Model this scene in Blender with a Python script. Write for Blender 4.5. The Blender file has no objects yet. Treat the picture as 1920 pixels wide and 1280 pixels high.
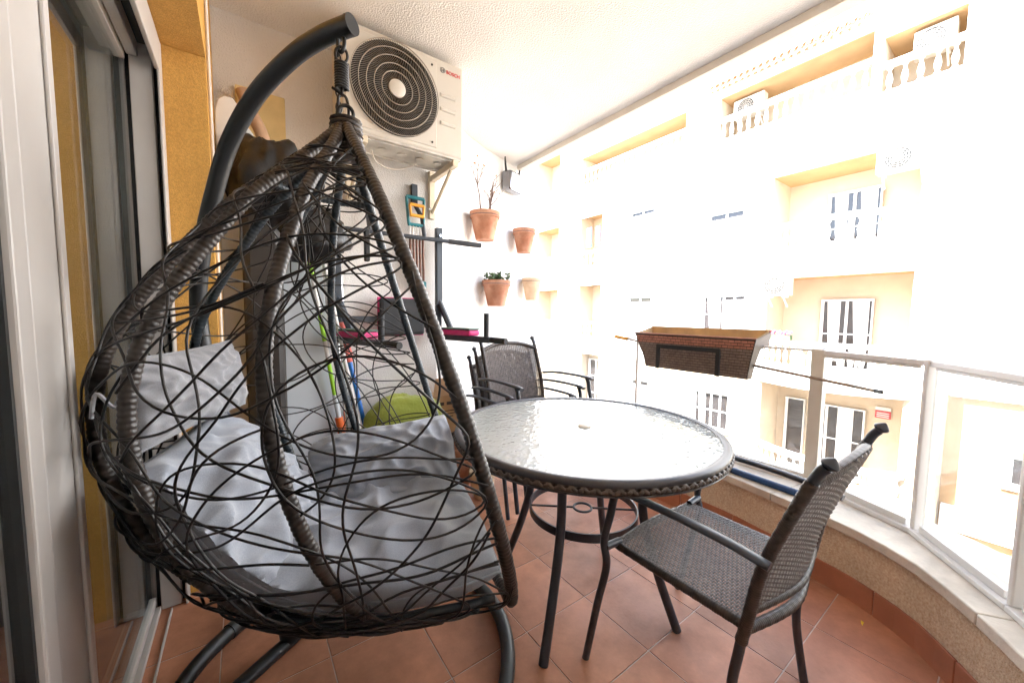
import bpy, bmesh, math, random
from mathutils import Vector, Matrix, noise as mnoise
random.seed(7)
PI = math.pi
S = bpy.context.scene
COL = S.collection
# ------------------------------------------------------------------ camera
CAMZ = 1.16
yaw, pitch, roll = math.radians(35.66), math.radians(4.147), math.radians(0.606)
fw = Vector((math.sin(yaw)*math.cos(pitch), math.cos(yaw)*math.cos(pitch), -math.sin(pitch)))
rt = Vector((math.cos(yaw), -math.sin(yaw), 0)); up = rt.cross(fw)
r2 = math.cos(roll)*rt + math.sin(roll)*up; u2 = -math.sin(roll)*rt + math.cos(roll)*up
cd = bpy.data.cameras.new('camera'); cam = bpy.data.objects.new('camera', cd); COL.objects.link(cam)
cam.matrix_world = Matrix(((r2.x, u2.x, -fw.x, 0), (r2.y, u2.y, -fw.y, 0), (r2.z, u2.z, -fw.z, CAMZ), (0, 0, 0, 1)))
cd.sensor_fit = 'HORIZONTAL'; cd.sensor_width = 36; cd.lens = 36*698.9/1920
cd.clip_start = 0.02; cd.clip_end = 2000
S.camera = cam
# ------------------------------------------------------------------ sky, sun, exposure
SUN_EL, SUN_AZ = math.radians(54), math.radians(-74)      # azimuth from +Y towards +X
sd = Vector((math.sin(SUN_AZ)*math.cos(SUN_EL), math.cos(SUN_AZ)*math.cos(SUN_EL), math.sin(SUN_EL)))
W = bpy.data.worlds.new('World'); S.world = W; W.use_nodes = True
nt = W.node_tree; bg = nt.nodes['Background']
sk = nt.nodes.new('ShaderNodeTexSky'); sk.sky_type = 'NISHITA'; sk.sun_disc = False
sk.sun_elevation = SUN_EL; sk.sun_rotation = SUN_AZ
nt.links.new(sk.outputs[0], bg.inputs[0]); bg.inputs[1].default_value = 0.15
sl = bpy.data.lights.new('sun', 'SUN'); sl.energy = 5.0; sl.angle = math.radians(0.5); sl.color = (1, .98, .95)
so = bpy.data.objects.new('sun', sl); COL.objects.link(so); so.rotation_euler = (-sd).to_track_quat('-Z', 'Y').to_euler(); so.location = (-5, 3, 15)
S.view_settings.view_transform = 'Standard'; S.view_settings.look = 'None'; S.view_settings.gamma = 1
S.view_settings.exposure = 3.2
S.render.engine = 'CYCLES'
S.cycles.max_bounces = 8; S.cycles.diffuse_bounces = 5; S.cycles.transparent_max_bounces = 16

# ------------------------------------------------------------------ materials
MATS = {}
def node_mat(name):
    m = bpy.data.materials.new(name); m.use_nodes = True
    return m, m.node_tree, m.node_tree.nodes['Principled BSDF']
def pm(name, col, rough=.6, var=.12, vs=6., bump=0., bs=60., metal=0., col2=None, rnd=0., spec=.5, stretch=None, detail=5, world=False, sheen=0., dirt=0., ds=1.2, dstretch=(1, 1, 1)):
    """Principled with noise-mixed colour, optional bump and per-object tone."""
    m, t, b = node_mat(name); N, L = t.nodes, t.links
    tc = N.new('ShaderNodeTexCoord'); src = tc.outputs['Object']
    if world:
        g = N.new('ShaderNodeNewGeometry'); src = g.outputs['Position']
    if stretch:
        mp = N.new('ShaderNodeMapping'); mp.inputs['Scale'].default_value = stretch; L.new(src, mp.inputs[0]); src = mp.outputs[0]
    nz = N.new('ShaderNodeTexNoise'); nz.inputs['Scale'].default_value = vs; nz.inputs['Detail'].default_value = detail
    L.new(src, nz.inputs['Vector'])
    rp = N.new('ShaderNodeValToRGB')
    c2 = col2 or tuple(min(1, c*(1+var)) for c in col); c1 = col if col2 else tuple(c*(1-var) for c in col)
    rp.color_ramp.elements[0].position = .32; rp.color_ramp.elements[1].position = .68
    rp.color_ramp.elements[0].color = (*c1, 1); rp.color_ramp.elements[1].color = (*c2, 1)
    L.new(nz.outputs['Fac'], rp.inputs[0]); out = rp.outputs[0]
    if rnd:
        oi = N.new('ShaderNodeObjectInfo'); mr = N.new('ShaderNodeMapRange')
        mr.inputs[3].default_value = 1-rnd; mr.inputs[4].default_value = 1+rnd; L.new(oi.outputs['Random'], mr.inputs[0])
        hs = N.new('ShaderNodeHueSaturation'); L.new(out, hs.inputs['Color']); L.new(mr.outputs[0], hs.inputs['Value']); out = hs.outputs[0]
    if dirt:
        m3 = N.new('ShaderNodeMapping'); m3.inputs['Scale'].default_value = dstretch; L.new(src, m3.inputs[0])
        n3 = N.new('ShaderNodeTexNoise'); n3.inputs['Scale'].default_value = ds; n3.inputs['Detail'].default_value = 12; n3.inputs['Roughness'].default_value = .68; L.new(m3.outputs[0], n3.inputs['Vector'])
        r3 = N.new('ShaderNodeValToRGB'); r3.color_ramp.elements[0].position = .36; r3.color_ramp.elements[1].position = .60
        v = 1-dirt; r3.color_ramp.elements[0].color = (v, v*.97, v*.94, 1); r3.color_ramp.elements[1].color = (1, 1, 1, 1); L.new(n3.outputs['Fac'], r3.inputs[0])
        mm = N.new('ShaderNodeMixRGB'); mm.blend_type = 'MULTIPLY'; mm.inputs[0].default_value = 1; L.new(out, mm.inputs[1]); L.new(r3.outputs[0], mm.inputs[2]); out = mm.outputs[0]
        rr_ = N.new('ShaderNodeMapRange'); rr_.inputs[1].default_value = .35; rr_.inputs[2].default_value = .65; rr_.inputs[3].default_value = min(1, rough+.25); rr_.inputs[4].default_value = rough; L.new(n3.outputs['Fac'], rr_.inputs[0]); L.new(rr_.outputs[0], b.inputs['Roughness'])
    L.new(out, b.inputs['Base Color'])
    b.inputs['Roughness'].default_value = rough; b.inputs['Metallic'].default_value = metal
    b.inputs['Specular IOR Level'].default_value = spec
    if sheen: b.inputs['Sheen Weight'].default_value = sheen
    if bump:
        n2 = N.new('ShaderNodeTexNoise'); n2.inputs['Scale'].default_value = bs; n2.inputs['Detail'].default_value = 4; L.new(src, n2.inputs['Vector'])
        bp = N.new('ShaderNodeBump'); bp.inputs['Strength'].default_value = bump; bp.inputs['Distance'].default_value = .01
        L.new(n2.outputs['Fac'], bp.inputs['Height']); L.new(bp.outputs[0], b.inputs['Normal'])
    MATS[name] = m; return m
def schlick(N, L, ior, nrm=None):
    lw = N.new('ShaderNodeLayerWeight'); lw.inputs[0].default_value = .5
    if nrm: L.new(nrm, lw.inputs['Normal'])
    f0 = ((ior-1)/(ior+1))**2
    pw = N.new('ShaderNodeMath'); pw.operation = 'POWER'; pw.inputs[1].default_value = 5; L.new(lw.outputs['Facing'], pw.inputs[0])
    ma = N.new('ShaderNodeMath'); ma.operation = 'MULTIPLY_ADD'; ma.inputs[1].default_value = 1-f0; ma.inputs[2].default_value = f0; L.new(pw.outputs[0], ma.inputs[0])
    return ma.outputs[0]
def glass(name, ior=1.5, tint=(1, 1, 1), rough=0., veil=0.):
    m, t, b = node_mat(name); N, L = t.nodes, t.links; N.remove(b)
    o = N['Material Output']; fr = schlick(N, L, ior)
    tr = N.new('ShaderNodeBsdfTransparent'); tr.inputs[0].default_value = (*tint, 1)
    gl = N.new('ShaderNodeBsdfGlossy'); gl.inputs['Roughness'].default_value = rough; gl.inputs[0].default_value = (.95, .97, .97, 1)
    mx = N.new('ShaderNodeMixShader'); L.new(fr, mx.inputs[0]); L.new(tr.outputs[0], mx.inputs[1]); L.new(gl.outputs[0], mx.inputs[2]); out = mx
    if veil:          # milky reflection on the panes, put in as a pale noisy veil
        tc = N.new('ShaderNodeTexCoord'); mp = N.new('ShaderNodeMapping'); mp.inputs['Scale'].default_value = (5, 5, 1.6); L.new(tc.outputs['Object'], mp.inputs[0])
        nz = N.new('ShaderNodeTexNoise'); nz.inputs['Scale'].default_value = 1.7; nz.inputs['Detail'].default_value = 8; L.new(mp.outputs[0], nz.inputs['Vector'])
        mr = N.new('ShaderNodeMapRange'); mr.inputs[1].default_value = .35; mr.inputs[2].default_value = .75; mr.inputs[3].default_value = veil*.3; mr.inputs[4].default_value = veil*1.6; L.new(nz.outputs['Fac'], mr.inputs[0])
        df = N.new('ShaderNodeBsdfDiffuse'); df.inputs[0].default_value = (.75, .72, .68, 1)
        m2 = N.new('ShaderNodeMixShader'); L.new(mr.outputs[0], m2.inputs[0]); L.new(mx.outputs[0], m2.inputs[1]); L.new(df.outputs[0], m2.inputs[2]); out = m2
    L.new(out.outputs[0], o.inputs[0])
    MATS[name] = m; return m
pm('white_wall', (.73, .705, .675), .85, .05, 3, .55, 130, detail=6, world=True)
pm('ceiling_paint', (.82, .80, .77), .9, .04, 3, .6, 110, world=True)
pm('yellow_stucco', (.66, .36, .085), .9, .13, 170, .35, 330, detail=3, world=True, dirt=.22, ds=2.2, dstretch=(1, 1, .5))
pm('beige_stucco', (.72, .52, .33), .95, .4, 120, .6, 190, col2=(.92, .79, .60), detail=3, world=True, dirt=.22, ds=3)
pm('tile', (.55, .24, .135), .40, .2, 3.2, .05, 90, rnd=.13, detail=7, world=True, dirt=.32, ds=3.5)
pm('skirt_tile', (.47, .185, .105), .45, .15, 9, .05, 80, rnd=.08, world=True)
pm('grout', (.60, .47, .39), .95, .3, 9, .2, 100)
pm('coping_stone', (.74, .665, .56), .7, .1, 9, .15, 90, detail=7, world=True, dirt=.25, ds=4)
pm('alu_white', (.76, .74, .71), .38, .04, 3)
pm('alu_door', (.50, .47, .44), .4, .06, 3)
pm('alu_cream', (.70, .64, .55), .45, .06, 6)
pm('gasket', (.02, .022, .022), .5)
pm('room_dimness', (.10, .085, .07), .9)  # dimness of the room put into dark walls behind the glass
pm('mast_steel', (.013, .015, .017), .40, .12, 12)
pm('rib_wrap', (.024, .018, .015), .38, .3, 25, 0, col2=(.048, .036, .029))
pm('strand_resin', (.016, .013, .012), .42, .5, 8, rnd=.35)
pm('rib_dark', (.022, .03, .036), .33, .2, 25)
pm('cushion', (.29, .31, .35), .95, .06, 300, .2, 700, detail=2, sheen=.3)
pm('pillow_grey', (.24, .24, .255), .95, .06, 300, .2, 700, detail=2, sheen=.3)
pm('chair_frame', (.040, .044, .055), .36, .1, 12)
pm('rattan_wrap', (.036, .026, .021), .42, .3, 40, col2=(.068, .050, .040))
pm('rattan_weave', (.085, .066, .058), .5, .35, 60, col2=(.17, .137, .118))
pm('braid', (.06, .042, .032), .42, .3, 30, col2=(.12, .088, .068))
pm('table_rim', (.06, .055, .058), .35, .1, 9)
pm('cap_plastic', (.66, .60, .50), .5)
pm('ac_paint', (.60, .565, .50), .42, .03, 4)
pm('ac_dark', (.012, .012, .012), .7)
pm('ac_grille', (.34, .30, .25), .5)
pm('ac_base', (.56, .53, .48), .4, .25, 9, metal=.35)
pm('red_print', (.62, .03, .03), .5); pm('grey_print', (.2, .2, .2), .5)
pm('bracket_cream', (.66, .57, .43), .5, .08, 20)
pm('bar_steel', (.045, .055, .07), .4, .1, 10)
pm('foam_black', (.03, .031, .034), .75, .1, 30, .2, 300)
pm('pad_pink', (.62, .02, .17), .55); pm('pad_green', (.10, .16, .13), .6)
pm('teal_plastic', (.012, .17, .20), .4); pm('orange_plastic', (.78, .36, .03), .4)
pm('spring_brown', (.19, .09, .06), .45, .2, 50)
pm('chrome', (.8, .8, .8), .2, .02, 5, metal=1)
pm('terracotta', (.44, .17, .09), .85, .25, 9, .15, 90, detail=9, col2=(.58, .31, .20), rnd=.12, dirt=.3, ds=7)
pm('terracotta_pale', (.60, .40, .25), .9, .2, 12, .15, 90, col2=(.72, .54, .36))
pm('soil', (.06, .04, .03), 1, .3, 40, .8, 60)
pm('twig', (.15, .095, .075), .9, .2, 40); pm('dry_leaf', (.38, .15, .05), .8, .4, 30); pm('green_leaf', (.075, .125, .05), .6, .4, 30)
pm('steel_polish', (.22, .22, .23), .12, .1, 4, metal=1)
pm('bag_black', (.010, .010, .011), .34, .3, 9, .35, 14)
pm('board_white', (.66, .64, .61), .5, .05, 5); pm('board_blue', (.56, .60, .63), .55, .06, 4)
pm('wood_dark', (.03, .024, .02), .5, .2, 10)
pm('lime', (.30, .62, .02), .4); pm('orange', (.85, .17, .03), .5); pm('blue', (.02, .17, .55), .4); pm('salmon', (.72, .16, .13), .6)
pm('green_cloth', (.26, .30, .04), .9, .15, 6, .3, 60, sheen=.3)
pm('cardboard', (.45, .28, .15), .9, .08, 20); pm('ink', (.05, .04, .035), .8)
pm('yellow_plate', (.66, .52, .25), .55, .12, 7); pm('pvc_white', (.68, .62, .55), .5); pm('tan_tube', (.50, .33, .22), .7, .1, 20)
pm('planter_shadow', (.06, .045, .037), .6); pm('planter_resin', (.21, .155, .125), .55, .2, 30); pm('planter_sunlit', (.42, .17, .11), .55, .2, 30); pm('planter_inside', (.50, .31, .14), .6, .15, 12)  # planter's top courses and lip: sunlit orange put into the colour
pm('pole_metal', (.33, .24, .17), .35, .1, 10, metal=.6)
pm('blue_tube', (.02, .06, .16), .35, .1, 6)
pm('petal_pink', (.6, .02, .15), .6); pm('petal_yellow', (.8, .55, .05), .6)
pm('facade_white', (.80, .785, .755), .9, .05, 1.5, .2, 20, world=True)
pm('facade_lower_shade', (.60, .47, .33), .9, .06, 1.5, .2, 20, world=True, dirt=.3, ds=.9, dstretch=(1, 1.5, .35))  # lower storeys: shade put into a darker colour, with streaky dirt
pm('loggia_shade', (.60, .49, .36), .9, .05, 2, world=True)  # loggia walls: deeper shade put into a darker cream
pm('soffit_shade', (.47, .30, .15), .9, .08, 2, world=True)  # loggia ceilings: warm soffit shade put into the ochre
pm('facade_beige', (.50, .32, .16), .9, .12, 1.2, .2, 20, world=True, dirt=.3, ds=.9, dstretch=(1, 1.5, .35))
pm('frame_white', (.80, .79, .77), .5)
pm('pane_dark', (.035, .03, .03), .12, .3, 2)
pm('curtain', (.72, .69, .66), .9, .1, 20)
pm('roof_tile', (.55, .33, .21), .85, .25, 10)
pm('fabric_red', (.55, .05, .07), .8); pm('fabric_blue', (.05, .13, .30), .8); pm('flower_pink', (.7, .1, .18), .8)
pm('sign_white', (.8, .78, .75), .6)
pm('asphalt', (.055, .053, .05), .9, .2, 2, .3, 40, world=True); pm('pavement', (.36, .33, .29), .9, .15, 3, .2, 40, world=True)
glass('door_glass', 1.75, (.82, .86, .86), veil=.01); glass('rail_glass', 1.5, (.93, .95, .95), veil=.07); glass('pane_glass', 1.6, (.75, .78, .8))
# hammered table glass
def table_glass():
    m, t, b = node_mat('hammered_glass'); N, L = t.nodes, t.links; N.remove(b); o = N['Material Output']
    tc = N.new('ShaderNodeTexCoord'); mp = N.new('ShaderNodeMapping'); mp.inputs['Scale'].default_value = (40, 62, 40); mp.inputs['Rotation'].default_value = (0, 0, .6); L.new(tc.outputs['Object'], mp.inputs[0])
    vo = N.new('ShaderNodeTexNoise'); vo.inputs['Scale'].default_value = 1.0; vo.inputs['Detail'].default_value = 1.5; L.new(mp.outputs[0], vo.inputs['Vector'])
    bp = N.new('ShaderNodeBump'); bp.inputs['Strength'].default_value = .55; bp.inputs['Distance'].default_value = .006; L.new(vo.outputs['Fac'], bp.inputs['Height'])
    fr = schlick(N, L, 2.05, bp.outputs[0])
    tr = N.new('ShaderNodeBsdfTransparent'); tr.inputs[0].default_value = (.85, .9, .88, 1)
    df = N.new('ShaderNodeBsdfDiffuse'); df.inputs[0].default_value = (.62, .66, .64, 1); L.new(bp.outputs[0], df.inputs['Normal'])
    m0 = N.new('ShaderNodeMixShader'); m0.inputs[0].default_value = .5; L.new(tr.outputs[0], m0.inputs[1]); L.new(df.outputs[0], m0.inputs[2])
    gl = N.new('ShaderNodeBsdfGlossy'); gl.inputs['Roughness'].default_value = .06; L.new(bp.outputs[0], gl.inputs['Normal'])
    mx = N.new('ShaderNodeMixShader'); L.new(fr, mx.inputs[0]); L.new(m0.outputs[0], mx.inputs[1]); L.new(gl.outputs[0], mx.inputs[2]); L.new(mx.outputs[0], o.inputs[0])
    MATS['hammered_glass'] = m
table_glass()

# ------------------------------------------------------------------ mesh helpers
class MB:
    def __init__(s): s.v = []; s.f = []
    def add(s, vs, fs):
        n = len(s.v); s.v += [tuple(p) for p in vs]; s.f += [tuple(i+n for i in f) for f in fs]; return s
    def box(s, x0, x1, y0, y1, z0, z1, M=None):
        vs = [Vector(p) for p in ((x0,y0,z0),(x1,y0,z0),(x1,y1,z0),(x0,y1,z0),(x0,y0,z1),(x1,y0,z1),(x1,y1,z1),(x0,y1,z1))]
        if M: vs = [M @ p for p in vs]
        return s.add(vs, [(0,3,2,1),(4,5,6,7),(0,1,5,4),(1,2,6,5),(2,3,7,6),(3,0,4,7)])
    def tube(s, pts, r, n=8, closed=False, caps=True, flat=None):
        pts = [Vector(p) for p in pts]; m = len(pts)
        rs = r if isinstance(r, (list, tuple)) else [r]*m
        T = []
        for i in range(m):
            a = pts[i-1] if (i or closed) else pts[i]; b = pts[(i+1) % m] if (i < m-1 or closed) else pts[i]
            d = b-a; T.append(d.normalized() if d.length > 1e-9 else Vector((0, 0, 1)))
        nrm = T[0].orthogonal().normalized()
        if flat is not None:
            nrm = (Vector(flat) - Vector(flat).dot(T[0])*T[0]).normalized()
        vs = []
        for i in range(m):
            nrm = nrm - nrm.dot(T[i])*T[i]
            if nrm.length < 1e-6: nrm = T[i].orthogonal()
            nrm.normalize()
            if flat is not None:
                q = Vector(flat) - Vector(flat).dot(T[i])*T[i]
                if q.length > 1e-4: nrm = q.normalized()
            bn = T[i].cross(nrm)
            ra, rb = rs[i] if isinstance(rs[i], (tuple, list)) else (rs[i], rs[i])
            for k in range(n):
                a = 2*PI*k/n; vs.append(pts[i] + nrm*ra*math.cos(a) + bn*rb*math.sin(a))
        fs = []
        for i in range(m if closed else m-1):
            j = (i+1) % m
            for k in range(n):
                k2 = (k+1) % n; fs.append((i*n+k, i*n+k2, j*n+k2, j*n+k))
        if caps and not closed:
            fs.append(tuple(range(n-1, -1, -1))); fs.append(tuple((m-1)*n+k for k in range(n)))
        return s.add(vs, fs)
    def lathe(s, prof, c=(0, 0, 0), n=20, M=None, caps=True):
        vs = []; m = len(prof)
        for r, z in prof:
            for k in range(n):
                a = 2*PI*k/n; p = Vector((r*math.cos(a), r*math.sin(a), z))
                if M: p = M @ p
                vs.append(p+Vector(c))
        fs = [(i*n+k, i*n+(k+1) % n, (i+1)*n+(k+1) % n, (i+1)*n+k) for i in range(m-1) for k in range(n)]
        if caps and prof[0][0] > 1e-5: fs.append(tuple(range(n-1, -1, -1)))
        if caps and prof[-1][0] > 1e-5: fs.append(tuple((m-1)*n+k for k in range(n)))
        return s.add(vs, fs)
    def prism(s, poly, z0, z1, M=None):
        n = len(poly); vs = [Vector((x, y, z0)) for x, y in poly]+[Vector((x, y, z1)) for x, y in poly]
        if M: vs = [M @ p for p in vs]
        return s.add(vs, [tuple(range(n-1, -1, -1)), tuple(range(n, 2*n))]+[(i, (i+1) % n, n+(i+1) % n, n+i) for i in range(n)])
    def strip(s, A, B, z0, z1):
        """solid wall between two polylines (2D) from z0 to z1"""
        n = len(A); vs = [(x, y, z0) for x, y in A]+[(x, y, z0) for x, y in B]+[(x, y, z1) for x, y in A]+[(x, y, z1) for x, y in B]
        fs = []
        for i in range(n-1):
            a, b, c, d = i, n+i, 2*n+i, 3*n+i
            fs += [(a, a+1, c+1, c), (b+1, b, d, d+1), (c, c+1, d+1, d), (a+1, a, b, b+1)]
        fs += [(0, 2*n, 3*n, n), (n-1, 2*n-1, 4*n-1, 3*n-1)]
        return s.add(vs, fs)
    def ball(s, c, r, n=10, sc=(1, 1, 1)):
        pr = [(max(1e-6, math.sin(PI*i/n)*r), -math.cos(PI*i/n)*r) for i in range(n+1)]
        return s.lathe(pr, c, n*2, Matrix.Diagonal((*sc, 1)))
    def build(s, name, mat, parent=None, smooth=None, bev=0, kind=None):
        me = bpy.data.meshes.new(name)
        o = ORG.get(parent.name, Vector()) if parent else Vector()
        me.from_pydata([(x-o.x, y-o.y, z-o.z) for x, y, z in s.v], [], s.f); me.update()
        bm = bmesh.new(); bm.from_mesh(me); bmesh.ops.recalc_face_normals(bm, faces=bm.faces); bm.to_mesh(me); bm.free()
        if mat: me.materials.append(MATS[mat])
        ob = link(name, me, parent)
        if smooth:
            me.shade_smooth(); me.set_sharp_from_angle(angle=math.radians(smooth))
        if bev:
            md = ob.modifiers.new('bevel', 'BEVEL'); md.width = bev; md.segments = 2; md.limit_method = 'ANGLE'
        if kind: ob['kind'] = kind
        return ob
ORG = {}
def link(name, data, parent):
    ob = bpy.data.objects.new(name, data); COL.objects.link(ob)
    if parent:
        ob.parent = parent
        ORG[ob.name] = ORG.get(parent.name, Vector())
    return ob
def tag(o, label, cat, group=None):
    o['label'] = label; o['category'] = cat
    if group: o['group'] = group
    return o
def thing(name, label, cat, loc, group=None):
    o = bpy.data.objects.new(name, None); COL.objects.link(o); o.location = loc; o.empty_display_size = .05
    ORG[o.name] = Vector(loc); return tag(o, label, cat, group)
def struct(o): o['kind'] = 'structure'; return o
def copy_tree(o, parent=None):
    c = o.copy(); COL.objects.link(c); c.parent = parent
    if parent: c.matrix_parent_inverse = o.matrix_parent_inverse
    for ch in list(o.children): copy_tree(ch, c)
    return c
def inst(mesh_ob, name, parent, loc, rz=0, world=False):
    c = bpy.data.objects.new(name, mesh_ob.data); COL.objects.link(c); c.parent = parent
    o = ORG.get(parent.name, Vector()) if parent else Vector()
    c.location = Vector(loc)-o; c.rotation_euler = (0, 0, rz); return c
def cr(P, n=8, closed=False):
    """Catmull-Rom through points"""
    P = [Vector(p) for p in P]; out = []; m = len(P)
    for i in range(m if closed else m-1):
        if closed: a, b, c, d = P[i-1], P[i], P[(i+1) % m], P[(i+2) % m]
        else: a, b, c, d = P[max(i-1, 0)], P[i], P[i+1], P[min(i+2, m-1)]
        for k in range(n):
            t = k/n; out.append(.5*((2*b)+(c-a)*t+(2*a-5*b+4*c-d)*t*t+(3*b-a-3*c+d)*t**3))
    if not closed: out.append(P[-1])
    return out
def resample(P, step):
    P = [Vector(p) for p in P]; out = [P[0].copy()]; acc = 0
    for a, b in zip(P[:-1], P[1:]):
        L = (b-a).length
        if L < 1e-9: continue
        t = step-acc
        while t <= L: out.append(a+(b-a)*(t/L)); t += step
        acc = L-(t-step)
    return out
def wrapped(mb, path, r, pitch=.013, n=10, amp=.07, seed=0):
    q = resample(path, pitch/4); rs = []
    for i, p in enumerate(q):
        k = i % 4; rs.append(r*(1+amp*(-.9, .5, 1, .5)[k]) * (1+.03*math.sin(i*.37+seed)))
    return mb.tube(q, rs, n)
def basis(o, x, y, z): return Matrix(((x.x, y.x, z.x, o.x), (x.y, y.y, z.y, o.y), (x.z, y.z, z.z, o.z), (0, 0, 0, 1)))
def vnoise(p, s): return mnoise.noise(Vector(p)*s)
def text_mesh(txt, size, M, name, mat, parent, ext=.0008):
    cu = bpy.data.curves.new('t', 'FONT'); cu.body = txt; cu.size = size; cu.extrude = ext; cu.offset = size*.02
    ob = bpy.data.objects.new('t', cu); COL.objects.link(ob)
    dg = bpy.context.evaluated_depsgraph_get(); me = bpy.data.meshes.new_from_object(ob.evaluated_get(dg)); bpy.data.objects.remove(ob)
    o = ORG.get(parent.name, Vector()); me.transform(Matrix.Translation(-o) @ M); me.materials.clear(); me.materials.append(MATS[mat])
    return link(name, me, parent)

# ================================================================== THE SETTING
CEIL = 2.69
# ---- floor: grout bed and one object for each tile
fl = struct(MB().box(-.36, 2.75, -.9, 3.6, -.14, -.0018).build('floor', 'grout'))
TS = .3016; GX, GY = .2, 1.309                       # joints fitted to the photograph
tm = None
def tile_mesh():
    h = TS/2-.0019
    b = MB().box(-h, h, -h, h, -.008, 0).build('tile', 'tile', fl, bev=.0010); return b
for i in range(-2, 9):
    for j in range(-7, 8):
        x = GX+(i+.5)*TS; y = GY+(j+.5)*TS
        if x-TS/2 > 2.2 or x+TS/2 < -.30: continue
        if tm is None: tm = tile_mesh(); t = tm
        else:
            t = tm.copy(); COL.objects.link(t); t.parent = fl
        t.location = (x, y, random.uniform(-.0006, .0006)); t.rotation_euler = (random.uniform(-.001, .001), random.uniform(-.001, .001), 0)
# ---- ceiling
struct(MB().box(-.4, 2.47, -.95, 3.7, CEIL, CEIL+.25).build('ceiling', 'ceiling_paint'))
# ---- far wall (straight behind the condenser, then bending away)
FW = [(-.5, 2.51), (1.12, 2.50), (1.24, 2.585), (1.40, 2.76), (1.61, 2.925), (1.85, 3.05), (2.09, 3.145), (2.45, 3.275), (2.8, 3.40)]
struct(MB().strip(FW, [(x-.1, y+.35) for x, y in FW], -.14, CEIL-.001).build('wall_far', 'white_wall', smooth=30))
# ---- door wall: yellow jamb block, soffit beam above the door
dw = MB(); dw.box(-.6, -.09, 1.95, 2.52, -.14, CEIL-.002)
struct(dw.build('wall_door_side', 'yellow_stucco'))
struct(MB().box(-.6, -.09, -1.2, 1.948, 2.145, CEIL-.002).build('door_lintel', 'yellow_stucco'))
struct(MB().box(-.6, 2.42, -.75, -.30, -.14, CEIL-.002).build('near_light_blocker', 'white_wall'))  # unseen end wall added behind the camera to cut light
tag(MB().tube(cr([(-.083, 2.0, 0), (-.082, 2.01, 1.2), (-.084, 2.0, 2.6)], 4), .006, 8).build('wall_conduit', 'pvc_white'), 'thin white conduit running up the edge of the yellow wall', 'conduit')
# ---- the room behind the glass door
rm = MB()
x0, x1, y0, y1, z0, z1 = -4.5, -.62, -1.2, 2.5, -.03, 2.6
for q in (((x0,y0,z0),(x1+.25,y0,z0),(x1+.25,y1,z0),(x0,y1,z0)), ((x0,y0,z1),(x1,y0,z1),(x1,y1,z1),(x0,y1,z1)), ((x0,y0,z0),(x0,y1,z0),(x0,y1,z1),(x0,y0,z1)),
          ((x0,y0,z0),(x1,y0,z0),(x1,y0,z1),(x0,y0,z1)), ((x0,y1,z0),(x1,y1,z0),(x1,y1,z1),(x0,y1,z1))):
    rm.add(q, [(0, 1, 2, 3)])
struct(rm.build('interior_room', 'room_dimness'))
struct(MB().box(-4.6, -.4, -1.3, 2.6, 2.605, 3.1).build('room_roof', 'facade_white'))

# ---- sliding door
sdoor = thing('sliding_door', 'white aluminium sliding glass door on the left, reflecting the yellow jamb', 'door', (-.32, 1.4, 0))
jb = MB().box(-.345, -.315, 1.925, 1.949, 0, 2.143).box(-.30, -.24, 1.90, 1.949, 0, 2.143).box(-.226, -.218, 1.885, 1.949, 0, 2.143)
jb.build('jamb', 'alu_door', sdoor, bev=.003)
MB().box(-.315, -.30, 1.932, 1.948, 0, 2.14).box(-.24, -.226, 1.932, 1.948, 0, 2.14).build('gasket', 'gasket', sdoor)
hd = MB().box(-.40, -.345, -.295, 1.925, 2.04, 2.142).box(-.305, -.275, -.295, 1.90, 2.05, 2.142).box(-.232, -.218, -.295, 1.885, 2.02, 2.143)
hd.build('head_rail', 'alu_door', sdoor, bev=.003)
MB().box(-.345, -.305, -.295, 1.925, 2.09, 2.141).box(-.275, -.232, -.295, 1.925, 2.10, 2.141).build('head_channel', 'gasket', sdoor)
tr_ = MB().box(-.318, -.300, -.295, 1.90, -.003, .018).box(-.27, -.264, -.295, 1.88, -.003, .010)
tr_.build('floor_track', 'alu_door', sdoor, bev=.002)
pn = MB().box(-.338, -.306, 1.035, 1.19, .03, 2.10).build('stile', 'alu_door', sdoor, bev=.006)
MB().box(-.3058, -.2985, 1.165, 1.192, .03, 2.10).build('edge_profile', 'alu_door', pn, bev=.003)
MB().box(-.338, -.300, .965, 1.018, .03, 2.10).build('stile', 'alu_door', sdoor, bev=.004)
MB().box(-.338, -.313, 1.018, 1.035, .03, 2.10).box(-.336, -.311, .955, .965, .03, 2.10).build('gasket', 'gasket', sdoor)
MB().box(-.334, -.312, 1.19, 1.90, .03, .06).build('bottom_rail', 'alu_door', sdoor, bev=.003)
MB().box(-.334, -.308, 1.19, 1.90, 2.03, 2.09).build('top_rail', 'alu_door', sdoor, bev=.003)
MB().box(-.330, -.322, 1.188, 1.925, .06, 2.03).build('pane', 'door_glass', sdoor)
MB().box(-.330, -.322, -.295, .965, .03, 2.09).build('pane', 'door_glass', sdoor)

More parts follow.
